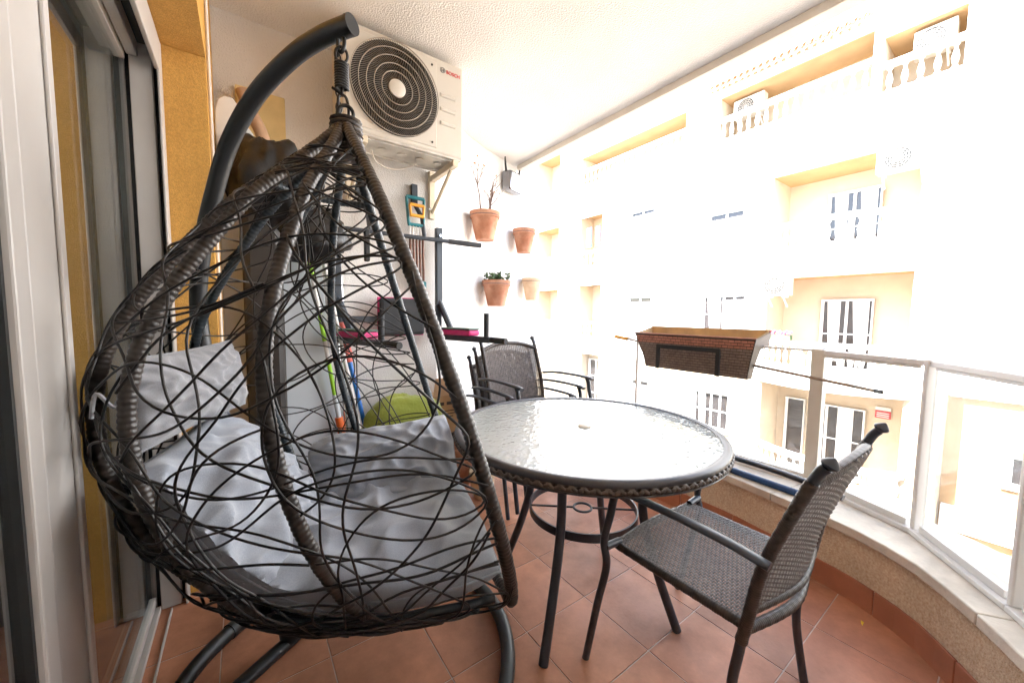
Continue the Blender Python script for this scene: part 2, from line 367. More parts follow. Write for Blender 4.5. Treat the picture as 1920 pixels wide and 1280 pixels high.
# ---- parapet
INN = [(2.09, 3.3), (2.095, 2.4), (2.10, 1.7), (2.108, 1.27), (2.117, 1.0), (2.104, .85), (2.073, .69), (2.040, .514), (1.992, .345), (1.908, .191), (1.80, .087), (1.62, -.04), (1.35, -.18), (1.08, -.27)]
INC = [(p.x, p.y) for p in cr([(x, y, 0) for x, y in INN], 8)]
def offset(C, d):
    out = []
    for i in range(len(C)):
        a = C[max(i-1, 0)]; b = C[min(i+1, len(C)-1)]; tx, ty = b[0]-a[0], b[1]-a[1]; l = math.hypot(tx, ty)
        out.append((C[i][0]-ty/l*d, C[i][1]+tx/l*d))
    return out
def off2(C, d): return offset(C, d)      # +d = outwards (towards the street)
para = thing('parapet_wall', 'low curved parapet of rough beige stucco with a pale stone coping', 'wall', (2.2, .9, 0))
MB().strip(INC, off2(INC, .34), -.14, .268).build('stucco_wall', 'beige_stucco', para, smooth=30)
# coping stones cut along the curve
def cum(C):
    s = [0]
    for a, b in zip(C[:-1], C[1:]): s.append(s[-1]+math.hypot(b[0]-a[0], b[1]-a[1]))
    return s
SC = cum(INC)
def at_len(C, s, t):
    for i in range(len(s)-1):
        if s[i+1] >= t:
            k = (t-s[i])/(s[i+1]-s[i]); return (C[i][0]+(C[i+1][0]-C[i][0])*k, C[i][1]+(C[i+1][1]-C[i][1])*k)
    return C[-1]
def piece(t0, t1, d0, d1, z0, z1, n=7):
    C = [at_len(INC, SC, t0+(t1-t0)*i/n) for i in range(n+1)]
    full = [at_len(INC, SC, max(0, min(SC[-1], t0+(t1-t0)*i/n))) for i in range(-1, n+2)]
    A = offset(full, d0)[1:-1]; B = offset(full, d1)[1:-1]
    return MB().strip(A, B, z0, z1)
t = .28
while t < SC[-1]-.1:
    e = min(t+.78, SC[-1]); piece(t+.0015, e-.0015, -.022, .37, .269, .308).build('coping_stone', 'coping_stone', para, smooth=40, bev=.004); t = e
t = .33; k = 0
while t < SC[-1]-.1:
    e = min(t+.30, SC[-1]); piece(t+.002, e-.002, -.010, -.0005, -.003, .098, 4).build('skirting_tile', 'skirt_tile', para, bev=.002); t = e
MB().strip(off2(INC, -.004)[2:], off2(INC, .001)[2:], -.003, .094).build('skirting_grout', 'grout', para)

# ---- railing of framed glass
RL = [(2.33, 3.22), (2.33, 1.66), (2.335, .61), (2.145, .215), (1.80, -.03), (1.42, -.26)]
rail = thing('glass_railing', 'cream metal railing with clear glass panels standing on the parapet coping', 'railing', (2.33, .6, .31))
def seg_box(a, b, w, z0, z1, name, mat, e=0., bev=.003, par=None, d=0.):
    a = Vector((*a, 0)); b = Vector((*b, 0)); x = (b-a).normalized(); y = Vector((-x.y, x.x, 0)); L = (b-a).length
    M = basis(a, x, y, Vector((0, 0, 1)))
    return MB().box(e, L-e, d-w/2, d+w/2, z0, z1, M).build(name, mat, par or rail, bev=bev)
for i in range(len(RL)-1):
    a, b = RL[i], RL[i+1]
    seg_box(a, b, .062, .309, .328, 'bottom_rail', 'alu_white', .002)
    seg_box(a, b, .026, .3285, .356, 'glazing_bead', 'alu_white', .03)
    seg_box(a, b, .026 if i > 1 else .014, .978 if i > 1 else .990, 1.0, 'top_rail', 'alu_white', .0015, .003 if i > 1 else .001)
    if i > 1: seg_box(a, b, .014, .965, .977, 'glazing_bead', 'alu_white', .03)
    seg_box(a, b, .007, .356, .965 if i > 1 else .989, 'glass_panel', 'rail_glass', .03, 0)
for i, p in enumerate(RL[1:-1]):
    a = Vector((*RL[i], 0)); b = Vector((*RL[i+2], 0)); x = (b-a).normalized(); y = Vector((-x.y, x.x, 0))
    M = basis(Vector((*p, 0)), x, y, Vector((0, 0, 1))); w = .028 if i == 1 else .009
    MB().box(-w, w, -.022, .020, .3285, 1.004, M).build('post', 'alu_cream' if i == 1 else 'alu_white', rail, bev=.004)
# awning box under the edge of the ceiling
tag(MB().box(2.335, 2.43, -.9, 3.2, CEIL-.05, CEIL-.001).build('awning_box', 'alu_cream', bev=.006), 'long cream awning box under the outer edge of the ceiling', 'awning')

# ================================================================== OPPOSITE BUILDING
FX = 12.5
bld = thing('apartment_building', 'white apartment building across the street with bow balconies and balustrades', 'building', (FX, 5, -6.3))
Lv = [(-3.45, -2.5, -.6), (-.42, .52, 2.32), (2.55, 3.7, 5.15), (5.6, 7.1, 8.05)]     # floor, rail top, soffit
holes = []; loggias = []; windows = []
for (f, r, s) in Lv[:3]: loggias.append((1.65, 4.6, f, s, 1.3, 'bow', r))
loggias += [(2.65, 6.2, 5.6, 8.02, 1.1, 'flat', 7.38), (1.2, 2.46, 5.6, 7.75, 1.1, 'flat', 7.15), (7.33, 12.2, 5.6, 8.12, 1.1, 'flat', 7.55),
            (10.9, 12.2, 2.6, 5.6, .9, 'flat', 4.0), (10.9, 12.2, -.3, 2.55, .9, 'flat', .9), (10.95, 11.95, -3.2, -.57, .5, 'door', 0), (13.6, 15.3, 5.9, 8.9, 1.0, 'flat', 7.2),
            (13.6, 15.3, 2.6, 5.4, 1.0, 'flat', 4.0), (13.6, 15.3, -.4, 2.4, 1.0, 'flat', .9)]
windows = [(5.2, 6.5, .62, 1.84), (8.45, 9.52, 3.95, 5.2), (5.35, 6.42, 3.25, 4.48), (5.53, 6.66, -2.55, -1.36), (8.45, 9.52, .62, 1.9), (8.45, 9.52, -2.55, -1.36), (8.45, 9.52, -5.6, -4.4), (5.53, 6.66, -5.6, -4.3)]
holes = [(l[0], l[1], l[2], l[3]) for l in loggias]+windows
Y0, Y1, Z0, Z1 = 1.05, 24., -6.3, 10.4
def cells(holes, Y0, Y1, Z0, Z1, X, zsplit=None):
    ys = sorted({Y0, Y1, *[h[0] for h in holes], *[h[1] for h in holes]}); zs = sorted({Z0, Z1, *[h[2] for h in holes], *[h[3] for h in holes], *([zsplit] if zsplit is not None else [])})
    up_, lo_ = MB(), MB()
    for a, b in zip(ys[:-1], ys[1:]):
        for c, d in zip(zs[:-1], zs[1:]):
            my, mz = (a+b)/2, (c+d)/2
            if any(h[0] < my < h[1] and h[2] < mz < h[3] for h in holes): continue
            (lo_ if zsplit is not None and mz < zsplit else up_).add([(X, a, c), (X, b, c), (X, b, d), (X, a, d)], [(0, 1, 2, 3)])
    return up_, lo_
wu, wl = cells(holes, Y0, Y1, Z0, Z1, FX, -.6)
wu.add([(FX, Y0, -.6), (FX+8, Y0, -.6), (FX+8, Y0, Z1), (FX, Y0, Z1)], [(0, 1, 2, 3)]).add([(FX, Y0, Z1), (FX+8, Y0, Z1), (FX+8, Y1, Z1), (FX, Y1, Z1)], [(0, 1, 2, 3)])
wl.add([(FX, Y0, Z0), (FX+8, Y0, Z0), (FX+8, Y0, -.6), (FX, Y0, -.6)], [(0, 1, 2, 3)])
wu.build('wall', 'facade_white', bld); wl.build('lower_wall', 'facade_lower_shade', bld)
MB().box(FX-.35, FX+.3, Y0-.2, Y1, Z1, Z1+.3).build('cornice', 'facade_white', bld, bev=.03)
bal_proto = MB().lathe([(.055, 0), (.055, .05), (.03, .08), (.05, .16), (.062, .24), (.045, .34), (.026, .42), (.03, .47), (.055, .5), (.055, .55)], n=8).build('baluster', 'facade_white', None, smooth=40); bal_proto.parent = bld
proto_used = False
def baluster(p):
    global proto_used
    q = Vector(p)-ORG[bld.name]
    if not proto_used: bal_proto.location = q; proto_used = True; return
    c = bal_proto.copy(); COL.objects.link(c); c.parent = bld; c.location = q
def window(y0, y1, z0, z1, X, par, cols=2, rows=2, recess=.12, curtain=None):
    b = MB()
    for q in (((X, y0, z0), (X+recess, y0, z0), (X+recess, y0, z1), (X, y0, z1)), ((X, y1, z0), (X+recess, y1, z0), (X+recess, y1, z1), (X, y1, z1)),
              ((X, y0, z0), (X, y1, z0), (X+recess, y1, z0), (X+recess, y0, z0)), ((X, y0, z1), (X, y1, z1), (X+recess, y1, z1), (X+recess, y0, z1))):
        b.add(q, [(0, 1, 2, 3)])
    w = b.build('window', 'facade_white', par)
    X2 = X+recess; f = MB(); t = .05
    f.box(X2-.03, X2+.02, y0, y1, z0, z0+t).box(X2-.03, X2+.02, y0, y1, z1-t, z1).box(X2-.031, X2+.02, y0, y0+t, z0+t, z1-t).box(X2-.031, X2+.02, y1-t, y1, z0+t, z1-t)
    for i in range(1, cols): y = y0+(y1-y0)*i/cols; f.box(X2-.029, X2+.02, y-.03, y+.03, z0+t, z1-t)
    for i in range(1, rows): z = z0+(z1-z0)*i/rows; f.box(X2-.024, X2+.02, y0+t, y1-t, z-.018, z+.018)
    f.build('frame', 'frame_white', w)
    for i in range(cols): MB().box(X2, X2+.012, y0+(y1-y0)*i/cols+.002, y0+(y1-y0)*(i+1)/cols-.002, z0, z1).build('pane', 'pane_dark', w)
    MB().box(X-.06, X+.03, y0-.08, y1+.08, z0-.07, z0-.002).build('sill', 'facade_white', w)
    if curtain:
        c = MB()
        for (ca, cb, cz) in curtain:
            pts = [(X2-.012+.006*math.sin(i*1.9), ca+(cb-ca)*i/14) for i in range(15)]
            c.add([(x, y, z1-.06) for x, y in pts]+[(x, (y-ca)*.7+ca, z0+cz) for x, y in pts], [(i, i+1, 15+i+1, 15+i) for i in range(14)])
        c.build('curtain', 'curtain', w)
    return w
def shutter(w, y0, y1, z0, z1, X):
    n = int((z1-z0)/.06)
    b = MB()
    for i in range(n): b.box(X+.07, X+.085, y0+.01, y1-.01, z0+i*.06, z0+i*.06+.055)
    b.build('shutter', 'frame_white', w, kind='stuff')
for i, (y0, y1, z0, z1) in enumerate(windows):
    w_ = window(y0, y1, z0, z1, FX, bld, 4 if i in (0, 3) else 2, 2, curtain=[(y0+.75, y1-.1, .05)] if i in (0, 3, 5) else None)
    if i not in (0, 3): shutter(w_, y0, y1, z0, z1-.16, FX)
    if i == 0: shutter(w_, y0, y1-.62, z0, z1-.1, FX)
for li, (y0, y1, f, s, dep, kind, r) in enumerate(loggias):
    X2 = FX+dep; b = MB()
    for q in (((FX, y0, f), (X2, y0, f), (X2, y0, s), (FX, y0, s)), ((FX, y1, f), (X2, y1, f), (X2, y1, s), (FX, y1, s)), ((FX, y0, f), (FX, y1, f), (X2, y1, f), (X2, y0, f)),
              ((FX, y0, s), (FX, y1, s), (X2, y1, s), (X2, y0, s)), ((X2, y0, f), (X2, y1, f), (X2, y1, s), (X2, y0, s))):
        b.add(q, [(0, 1, 2, 3)])
    b.build('loggia', 'loggia_shade', bld)
    MB().box(FX+.01, X2-.002, y0+.002, y1-.002, s-.02, s-.002).build('loggia_ceiling', 'soffit_shade', bld)
    if kind == 'bow':
        n = 14; arc = [(FX-.62*math.sin(PI*i/n)**.8-.02, y0-.12+(y1-y0+.24)*i/n) for i in range(n+1)]
        inn = [(min(x+.14, FX-.001), y) for x, y in arc]; back = [(FX-.0005, y) for x, y in arc]
        MB().strip(arc, back, f-.30, f).build('balcony_slab', 'facade_white', bld, smooth=30)
        MB().strip([(x-.03, y) for x, y in arc], inn, f+.001, r-.66).build('balcony_kerb', 'facade_white', bld, smooth=30)
        MB().strip([(x-.05, y) for x, y in arc], [(x+.02, y) for x, y in inn], r-.11, r).build('handrail', 'facade_white', bld, smooth=30)
        C = [(x+.06, y) for x, y in arc]; sl_ = cum(C); t = .15
        while t < sl_[-1]-.1:
            p = at_len(C, sl_, t); baluster((p[0], p[1], r-.66)); t += .20
        # windows on the back wall
        ww = window(2.5, 3.62, f+.15, f+2.1, X2-.14, bld, 4, 2, .1, curtain=[(2.6, 2.95, .3), (3.2, 3.5, .2)] if li != 0 else [(2.8, 3.1, .1)])
        if li == 0: window(3.85, 4.35, f+.02, f+2.15, X2-.14, bld, 1, 1, .1)
    elif kind == 'flat':
        MB().box(FX-.04, FX+.10, y0-.05, y1+.05, f-.12, f+.001+(r-f-.66 if r-f > .7 else .05)).build('balcony_kerb', 'facade_white', bld)
        MB().box(FX-.06, FX+.12, y0-.06, y1+.06, r-.11, r).build('handrail', 'facade_white', bld)
        n = int((y1-y0)/.23)
        for i in range(n): baluster((FX+.03, y0+(i+.5)*(y1-y0)/n, r-.66))
        if False: window(y0+.3, min(y1-.2, y0+1.6), f+.1, f+2.1, X2-.14, bld, 2, 1, .1)
    else:
        window(y0+.1, y1-.1, f+.05, s-.25, X2-.14, bld, 2, 3, .1)
# scalloped roof tiles above the top loggia
rt_proto = MB().add([(.0, -.08*math.cos(PI*k/6), .10*math.sin(PI*k/6)) for k in range(7)]+[(-.30, -.085*math.cos(PI*k/6), .105*math.sin(PI*k/6)-.16) for k in range(7)]+[(-.30, -.065*math.cos(PI*k/6), .085*math.sin(PI*k/6)-.165) for k in range(7)], [(k, k+1, 8+k, 7+k) for k in range(6)]+[(7+k, 8+k, 15+k, 14+k) for k in range(6)]).build('roof_tile', 'roof_tile', None); rt_proto.parent = bld
first = True
for row in range(2):
    for i in range(22):
        q = Vector((FX-.01-.12*(1-row), 2.66+i*.172+row*.086, 8.22+row*.22))-ORG[bld.name]
        if first: rt_proto.location = q; first = False
        else: c = rt_proto.copy(); COL.objects.link(c); c.parent = bld; c.location = q
sgn = thing('wall_sign', 'small white and red sign on the wall of the lowest balcony opposite', 'sign', (FX+1.26, 2.17, -1.5))
MB().box(FX+1.25, FX+1.28, 2.02, 2.32, -1.29, -1.2).build('upper_plate', 'sign_white', sgn)
MB().box(FX+1.25, FX+1.28, 2.02, 2.32, -1.5, -1.3).build('lower_plate', 'fabric_red', sgn)
for z in (-1.37, -1.42, -1.47): MB().box(FX+1.246, FX+1.2495, 2.05, 2.29, z, z+.022).build('stripe', 'sign_white', sgn)
def condenser(name, y0, y1, z0, z1, X, label, grid=False):
    t = thing(name, label, 'air conditioner', (X, (y0+y1)/2, z0), 'air conditioners on the building across the street')
    MB().box(X-.3, X, y0, y1, z0, z1).build('casing', 'ac_paint', t, bev=.015)
    cy, cz, R = y0+(y1-y0)*.58, (z0+z1)/2, (z1-z0)*.42; g = MB()
    for k in range(1, 6): g.tube([(X-.312, cy+R*k/5*math.cos(a*PI/10), cz+R*k/5*math.sin(a*PI/10)) for a in range(20)], .009, 4, closed=True)
    for a in range(12): g.tube([(X-.31, cy, cz), (X-.31, cy+R*math.cos(a*PI/6), cz+R*math.sin(a*PI/6))], .006, 4)
    g.build('grille', 'ac_grille', t)
    MB().lathe([(R, 0), (R, .006)], (0, 0, 0), 20, Matrix.Translation((X-.301, cy, cz)) @ Matrix.Rotation(-PI/2, 4, 'Y')).build('fan_opening', 'ac_dark', t)
    for y in (y0+.12, y1-.12):
        b = MB(); b.box(X-.34, X+.02, y-.02, y+.02, z0-.05, z0-.002).tube([(X-.3, y, z0-.05), (X+.02, y, z0-.3)], .018, 6)
        b.build('bracket', 'frame_white', t)
    return t
condenser('wall_condenser', 1.52, 2.38, 4.52, 5.05, FX-.05, 'white air conditioner beside the upper bow balcony opposite')
condenser('wall_condenser', 3.85, 4.45, 1.75, 2.33, FX-.35, 'white air conditioner under the middle bow balcony slab opposite')
condenser('wall_condenser', 5.1, 5.95, 7.35, 7.9, FX+.6, 'air conditioner in the wide top loggia with roof tiles opposite')
condenser('wall_condenser', 1.35, 2.0, 7.1, 7.65, FX+.45, 'air conditioner in the small top right loggia opposite')
fb = thing('flower_box', 'small box of pink flowers on the middle bow balcony opposite', 'planter', (FX-.1, 4.2, .5))
MB().box(FX-.2, FX-.02, 3.9, 4.4, .521, .66).build('trough', 'green_leaf', fb); g = MB()
for i in range(40): g.ball((FX-.11+random.uniform(-.1, .1), random.uniform(3.9, 4.4), .70+random.uniform(-.03, .07)), .035, 3)
g.build('flowers', 'flower_pink', fb, kind='stuff')
for i, (yy, c, lab) in enumerate(((11.0, 'fabric_red', 'red cloth hung in the narrow left loggia opposite'), (11.5, 'fabric_blue', 'dark blue cloth hung in the narrow left loggia opposite'))):
    tag(MB().box(FX-.02, FX+.0, yy, yy+.28, 4.15, 5.0).build('hanging_cloth', c), lab, 'laundry')
# neighbour to the right
nb = thing('neighbouring_house', 'beige house at the right edge across the street with barred window', 'building', (13.6, -3, -6.3))
hn = [(-.75, .1, -2.45, -1.8), (-2.6, -1.7, -2.45, -1.5), (-2.6, -1.7, .6, 1.8)]
nw, nl = cells(hn, -16, 1.04, -6.3, 9.2, 13.4, -.62); nw.add([(13.4, -16, 9.2), (20, -16, 9.2), (20, 1.04, 9.2), (13.4, 1.04, 9.2)], [(0, 1, 2, 3)])
nw.build('wall', 'facade_white', nb); nl.build('lower_wall', 'facade_beige', nb)  # upper storeys added in white to bounce warm light
for h in hn: window(*h, 13.4, nb, 3, 1, .1)
MB().box(13.25, 13.399, -16, 1.0, -3.75, -3.2).build('band', 'facade_white', nb)
MB().box(13.28, 13.399, -16, 1.0, -.62, -.3).build('band', 'facade_white', nb)
# street
struct(MB().box(-60, 260, -260, 260, -6.75, -6.45).build('ground', 'pavement'))
struct(MB().box(3.6, 10.4, -200, 200, -6.449, -6.44).build('road', 'asphalt'))
struct(MB().box(10.4, 12.49, -200, 200, -6.449, -6.32).build('pavement', 'pavement', bev=.02))
# own building below and above the balcony
ob_ = thing('own_building', 'white wall of the balcony building outside the picture', 'building', (-2, 0, -6.4))
MB().box(-8, 2.0, 3.76, 14, -6.44, 4.2).box(-8, -4.62, -14, 3.75, -6.44, 4.2).box(-4.61, 2.2, -.9, 3.7, 2.95+.16, 4.2).box(-4.61, -.7, -14, -1.31, -6.44, 4.2).box(-4.5, 2.4, -.5, 3.6, -6.44, -.15).build('wall', 'facade_white', ob_)

# ================================================================== HANGING EGG CHAIR
C0 = Vector((.257, 1.19, 0)); RH = Vector((.977, -.211, 0)); FH = Vector((.211, .977, 0)); AL = math.radians(-3)
UU = math.cos(AL)*RH+math.sin(AL)*FH; WW = math.sin(AL)*RH-math.cos(AL)*FH      # opening direction, side towards the camera
ZT, ZB, ZR = 1.685, .30, .42
BZ = [(.30, 0), (.315, .15), (.345, .25), (.42, .345), (.50, .42), (.6, .485), (.70, .525), (.80, .552), (.90, .562), (1.0, .553), (1.1, .52), (1.257, .43), (1.448, .27), (1.618, .08), (1.685, .02)]
WZ = [(.30, 0), (.315, .14), (.345, .24), (.42, .335), (.50, .378), (.6, .412), (.7, .43), (.8, .436), (.9, .433), (1.0, .42), (1.15, .375), (1.3, .305), (1.45, .215), (1.6, .10), (1.685, .025)]
def itp(T, z):
    if z <= T[0][0]: return T[0][1]
    for (a, b), (c, d) in zip(T[:-1], T[1:]):
        if z <= c: return b+(d-b)*(z-a)/(c-a)
    return T[-1][1]
def pod(th, z, out=0.):
    t = (ZT-z)/(ZT-ZR); g = .45*t-.05*t*t
    if z < ZR: q = max(0, (z-ZB)/(ZR-ZB)); g = .40*(math.sqrt(q)*.8+.2*q)
    b = itp(BZ, z); w = itp(WZ, z)
    u = g-(g+b+out)*math.sin(th); v = (w+out)*math.cos(th)
    return C0+UU*u+WW*v+Vector((0, 0, z-(out if z < .5 else 0)*.6))
egg = thing('egg_chair_basket', 'hanging teardrop egg chair basket of dark woven resin in the foreground', 'hanging chair', (C0.x, C0.y, ZB))
def meridian(th, z1=ZB):
    return cr([pod(math.radians(th), z) for z in (1.685, 1.63, 1.55, 1.45, 1.34, 1.22, 1.1, .98, .86, .75, .65, .56, .49, .43, .38, .345, .32, .306) if z >= z1], 6)
for i, (a, r, m) in enumerate(((28, .0150, 'rib_wrap'), (54, .0150, 'rib_wrap'), (79, .0155, 'rib_wrap'), (118, .0125, 'rib_dark'), (138, .0125, 'rib_dark'), (157, .0125, 'rib_dark'))):
    wrapped(MB(), meridian(a), r, .0125, 10, .06, i).build('rib', m, egg, smooth=60)
wrapped(MB(), meridian(0, .42), .0168, .0125, 10, .06).build('rim', 'rib_wrap', egg, smooth=60)
wrapped(MB(), meridian(180, .42), .0145, .0125, 10, .06).build('rim', 'rib_dark', egg, smooth=60)
a_, b_ = pod(0, .42), pod(PI, .42)
wrapped(MB(), cr([a_+Vector((0, 0, .012)), a_+Vector((0, 0, -.02)), a_.lerp(b_, .08)+Vector((0, 0, -.035)), a_.lerp(b_, .5)+Vector((0, 0, -.05)), a_.lerp(b_, .92)+Vector((0, 0, -.035)), b_], 6), .0155, .0125, 10, .06).build('seat_rail', 'rib_wrap', egg, smooth=60)
wrapped(MB(), [pod(math.radians(a), 1.52, .004) for a in range(0, 181, 6)], .011, .012, 8, .06).build('hoop', 'rib_dark', egg, smooth=60)
MB().tube([pod(math.radians(a), .40, .002) for a in range(0, 181, 6)], .011, 8).build('hoop', 'rib_dark', egg, smooth=60)
# wrapped crown where the ribs meet, with the hanging eye
cw = MB(); base = C0+Vector((0, 0, 1.665))
wrapped(cw, [base+Vector((.01, -.005, -.06)), base, base+Vector((0, 0, .045))], .042, .014, 12, .09)
cw.build('crown', 'rib_wrap', egg, smooth=60)
MB().tube([base+Vector((0, 0, .066))+RH*(.020*math.cos(a*PI/8))+Vector((0, 0, .022*math.sin(a*PI/8))) for a in range(16)], .0055, 8, closed=True).build('eye', 'mast_steel', egg, smooth=60)
# woven strands: wavy walks over the surface
rg = random.Random(21)
RIBS = [math.radians(a) for a in (0, 28, 54, 79, 118, 138, 157, 180)]
def strand(th, z, psi, L, r, out, kmax, name='strand'):
    th = min(RIBS, key=lambda a: abs(a-th)); pts = []; k = rg.uniform(-kmax, kmax); step = .022; kt = k; n = int(L/step)
    for i in range(n+60):
        o = out
        pts.append(pod(th, z, o+.005*math.sin(i*.55+out*900)))
        if i > n and min(abs(th-a) for a in RIBS) < .04: break
        if i % 10 == 0: kt = rg.uniform(-kmax, kmax)
        k += (kt-k)*.25; psi += k*step
        e = .004; p0 = pod(th, z); dth = (pod(th+e, z)-p0)/e; dz = (pod(th, z-e)-p0)/(e)
        lt = max(dth.length, .10); lz = max(dz.length, .5)
        th += math.cos(psi)*step/lt; z -= math.sin(psi)*step/lz
        if th < .0: th = -th; psi = PI-psi
        if th > PI: th = 2*PI-th; psi = PI-psi
        if z > 1.6: z = 3.2-z; psi = -psi
        if z < .315: z = .63-z; psi = -psi
    e_ = [1-.8*math.exp(-min(i, len(pts)-1-i)/1.5) for i in range(len(pts))]
    for _ in range(2):
        pts = [pts[0]]+[(pts[i-1]+2*pts[i]+pts[i+1])/4 for i in range(1, len(pts)-1)]+[pts[-1]]
    MB().tube(pts, r, 6).build(name, 'strand_resin', egg, smooth=70)
for i in range(25):      # near half
    strand(rg.uniform(.0, 1.55), .42+1.0*((i*.618) % 1)**1.15, rg.choice((.8, -.8, 2.3, -2.3, 1.4, .2))+rg.uniform(-.45, .45), rg.uniform(1.6, 2.9), rg.uniform(.0024, .0029), rg.uniform(.014, .020), 6.0)
for i in range(17):      # far half
    strand(rg.uniform(1.6, PI-.02), .55+.85*((i*.618) % 1), rg.choice((.8, -.8, 2.3, -2.3, 1.4, .2))+rg.uniform(-.45, .45), rg.uniform(1.2, 2.0), .0025, rg.uniform(.010, .016), 7.0)
for i in range(14):     # round the bottom bowl
    strand(rg.uniform(.1, PI-.1), rg.uniform(.33, .45), rg.choice((0, PI))+rg.uniform(-.25, .25), rg.uniform(1.2, 2.0), .0031, rg.uniform(.015, .022), 2.0)
for i in range(6):     # round the crown and the back shoulder
    strand(rg.uniform(.3, PI-.3), rg.uniform(1.25, 1.58), rg.choice((.25, PI-.25))+rg.uniform(-.3, .3), rg.uniform(.9, 1.6), .0027, rg.uniform(.015, .022), 2.5)

ZZ = Vector((0, 0, 1))
# ---- cushions
def in_pod(p, mg=.028):
    q = p-C0; u = q.dot(UU); w = q.dot(WW); z = max(p.z, ZB+mg)
    t = (ZT-z)/(ZT-ZR); g = .45*t-.05*t*t
    if z < ZR: k = max(0, (z-ZB)/(ZR-ZB)); g = .40*(math.sqrt(k)*.8+.2*k)
    b = itp(BZ, z); W_ = itp(WZ, z); g += .0
    um, A = g, g+b-mg
    du = min(0, u-um); rad = math.sqrt((du/A)**2+(w/(W_-mg))**2)
    if rad > 1: du /= rad; w /= rad
    u = du+um if u < um else min(u, um+.03)
    return C0+UU*u+WW*w+ZZ*z
def pillow(name, mat, label, cx, ex, ey, ez, sx, sy, th, seed=0, wrk=.012, sag=0., n=40, power=2.6, round_=.0):
    """ex,ey in-plane axes, ez thickness axis"""
    b = MB(); N = n; vs = []; fs = []
    for side in (1, -1):
        for i in range(N+1):
            for j in range(N+1):
                x = -1+2*i/N; y = -1+2*j/N
                px, py = x, y
                if round_:
                    px = x*math.sqrt(1-round_*y*y/2); py = y*math.sqrt(1-round_*x*x/2)
                t = max(0, (1-abs(x)**power))**.5*max(0, (1-abs(y)**power))**.5
                pin = 1-.07*((1-abs(x)**2)*abs(y)**3+(1-abs(y)**2)*abs(x)**3)
                h = th*.5*t**.85
                p3 = Vector((px*1.3+seed, py*1.3-seed, side*.4))
                rg1 = 1-2.2*abs(mnoise.noise(Vector((px*1.5+py*.8+seed, (py-px*.5)*2.6, seed*1.3+side))))
                rg2 = 1-2.2*abs(mnoise.noise(Vector(((px+py*.6)*3.4+seed*2, (py-px)*1.4, seed+side*2))))
                h += wrk*t*(.9*mnoise.noise(p3*1.5)+1.15*max(0, rg1)**1.5+.8*max(0, rg2)**1.5-.4)
                ed = max(abs(x), abs(y)); h += wrk*1.1*max(0, (ed-.62)/.38)*(1-ed)*6*mnoise.noise(Vector((math.atan2(y, x)*5+seed, seed, side)))
                q = cx+ex*(px*sx/2*pin)+ey*(py*sy/2*pin)+ez*(side*h)+ez*(-sag*(x*x+y*y))
                vs.append(in_pod(q))
    M1 = (N+1)*(N+1)
    for s in range(2):
        for i in range(N):
            for j in range(N):
                a = s*M1+i*(N+1)+j; f = (a, a+1, a+N+2, a+N+1); fs.append(f if s else f[::-1])
    b.add(vs, fs); o = b.build(name, mat, None)
    bm = bmesh.new(); bm.from_mesh(o.data); bmesh.ops.remove_doubles(bm, verts=bm.verts, dist=.0012); bmesh.ops.recalc_face_normals(bm, faces=bm.faces); bm.to_mesh(o.data); bm.free()
    o.data.shade_smooth(); tag(o, label, 'cushion', 'grey cushions in the egg chair')
    ctr = cx.copy(); o.data.transform(Matrix.Translation(-ctr)); o.location = ctr; ORG[o.name] = ctr
    loop = [vs[i*(N+1)] for i in range(N)]+[vs[N*(N+1)+j] for j in range(N)]+[vs[i*(N+1)+N] for i in range(N, 0, -1)]+[vs[j] for j in range(N, 0, -1)]
    MB().tube(loop, .0038, 6, closed=True).build('piping', mat, o, smooth=70)
    return o
pillow('seat_cushion', 'cushion', 'large grey seat cushion lying in the bottom of the egg chair', C0+UU*(-.005)+Vector((0, 0, .435)), UU, WW, ZZ, .86, .72, .22, 3, .026, -.02, 72, 2.8, .45)
d = (WW*.80+ZZ*.60).normalized()
e = (ZZ-ZZ.dot(d)*d).normalized()
pillow('side_cushion', 'cushion', 'grey pillow leaning on the far side of the egg chair', C0+UU*(.10)-WW*.27+Vector((0, 0, .565)), (UU*1+ZZ*.10).normalized(), e, d, .58, .34, .20, 11, .024, 0, 60)
d = (UU*.72+ZZ*.62+WW*.15).normalized(); x_ = WW; x_ = (x_-x_.dot(d)*d).normalized(); e = d.cross(x_)*1
pillow('back_cushion', 'cushion', 'large grey back pillow sloping at the rear of the egg chair', C0-UU*.31+WW*.03+Vector((0, 0, .63)), x_, e, d, .56, .47, .23, 5, .026, 0, 60)
d = (UU*.93+ZZ*.15+WW*.22).normalized(); x_ = (WW-WW.dot(d)*d).normalized(); e = d.cross(x_)
hp = pillow('head_pillow', 'pillow_grey', 'small grey head pillow tied high inside the back of the egg chair', C0-UU*.40-WW*.02+Vector((0, 0, .955)), x_, e, d, .42, .21, .10, 8, .016, 0, 50)
p0 = C0-UU*.47+WW*.2+Vector((0, 0, .97))
for s in (1, -1):
    p0 = C0-UU*.42+WW*(.23*s-.02)+Vector((0, 0, .97)); p1 = pod(math.radians(85-25*s), .99, .02)
    MB().tube(cr([p0, p0.lerp(p1, .5)+Vector((0, 0, -.02)), p1, p1+Vector((0, 0, -.05))-UU*.01], 6), (.004), 6).build('tie', 'pillow_grey', hp, smooth=60)

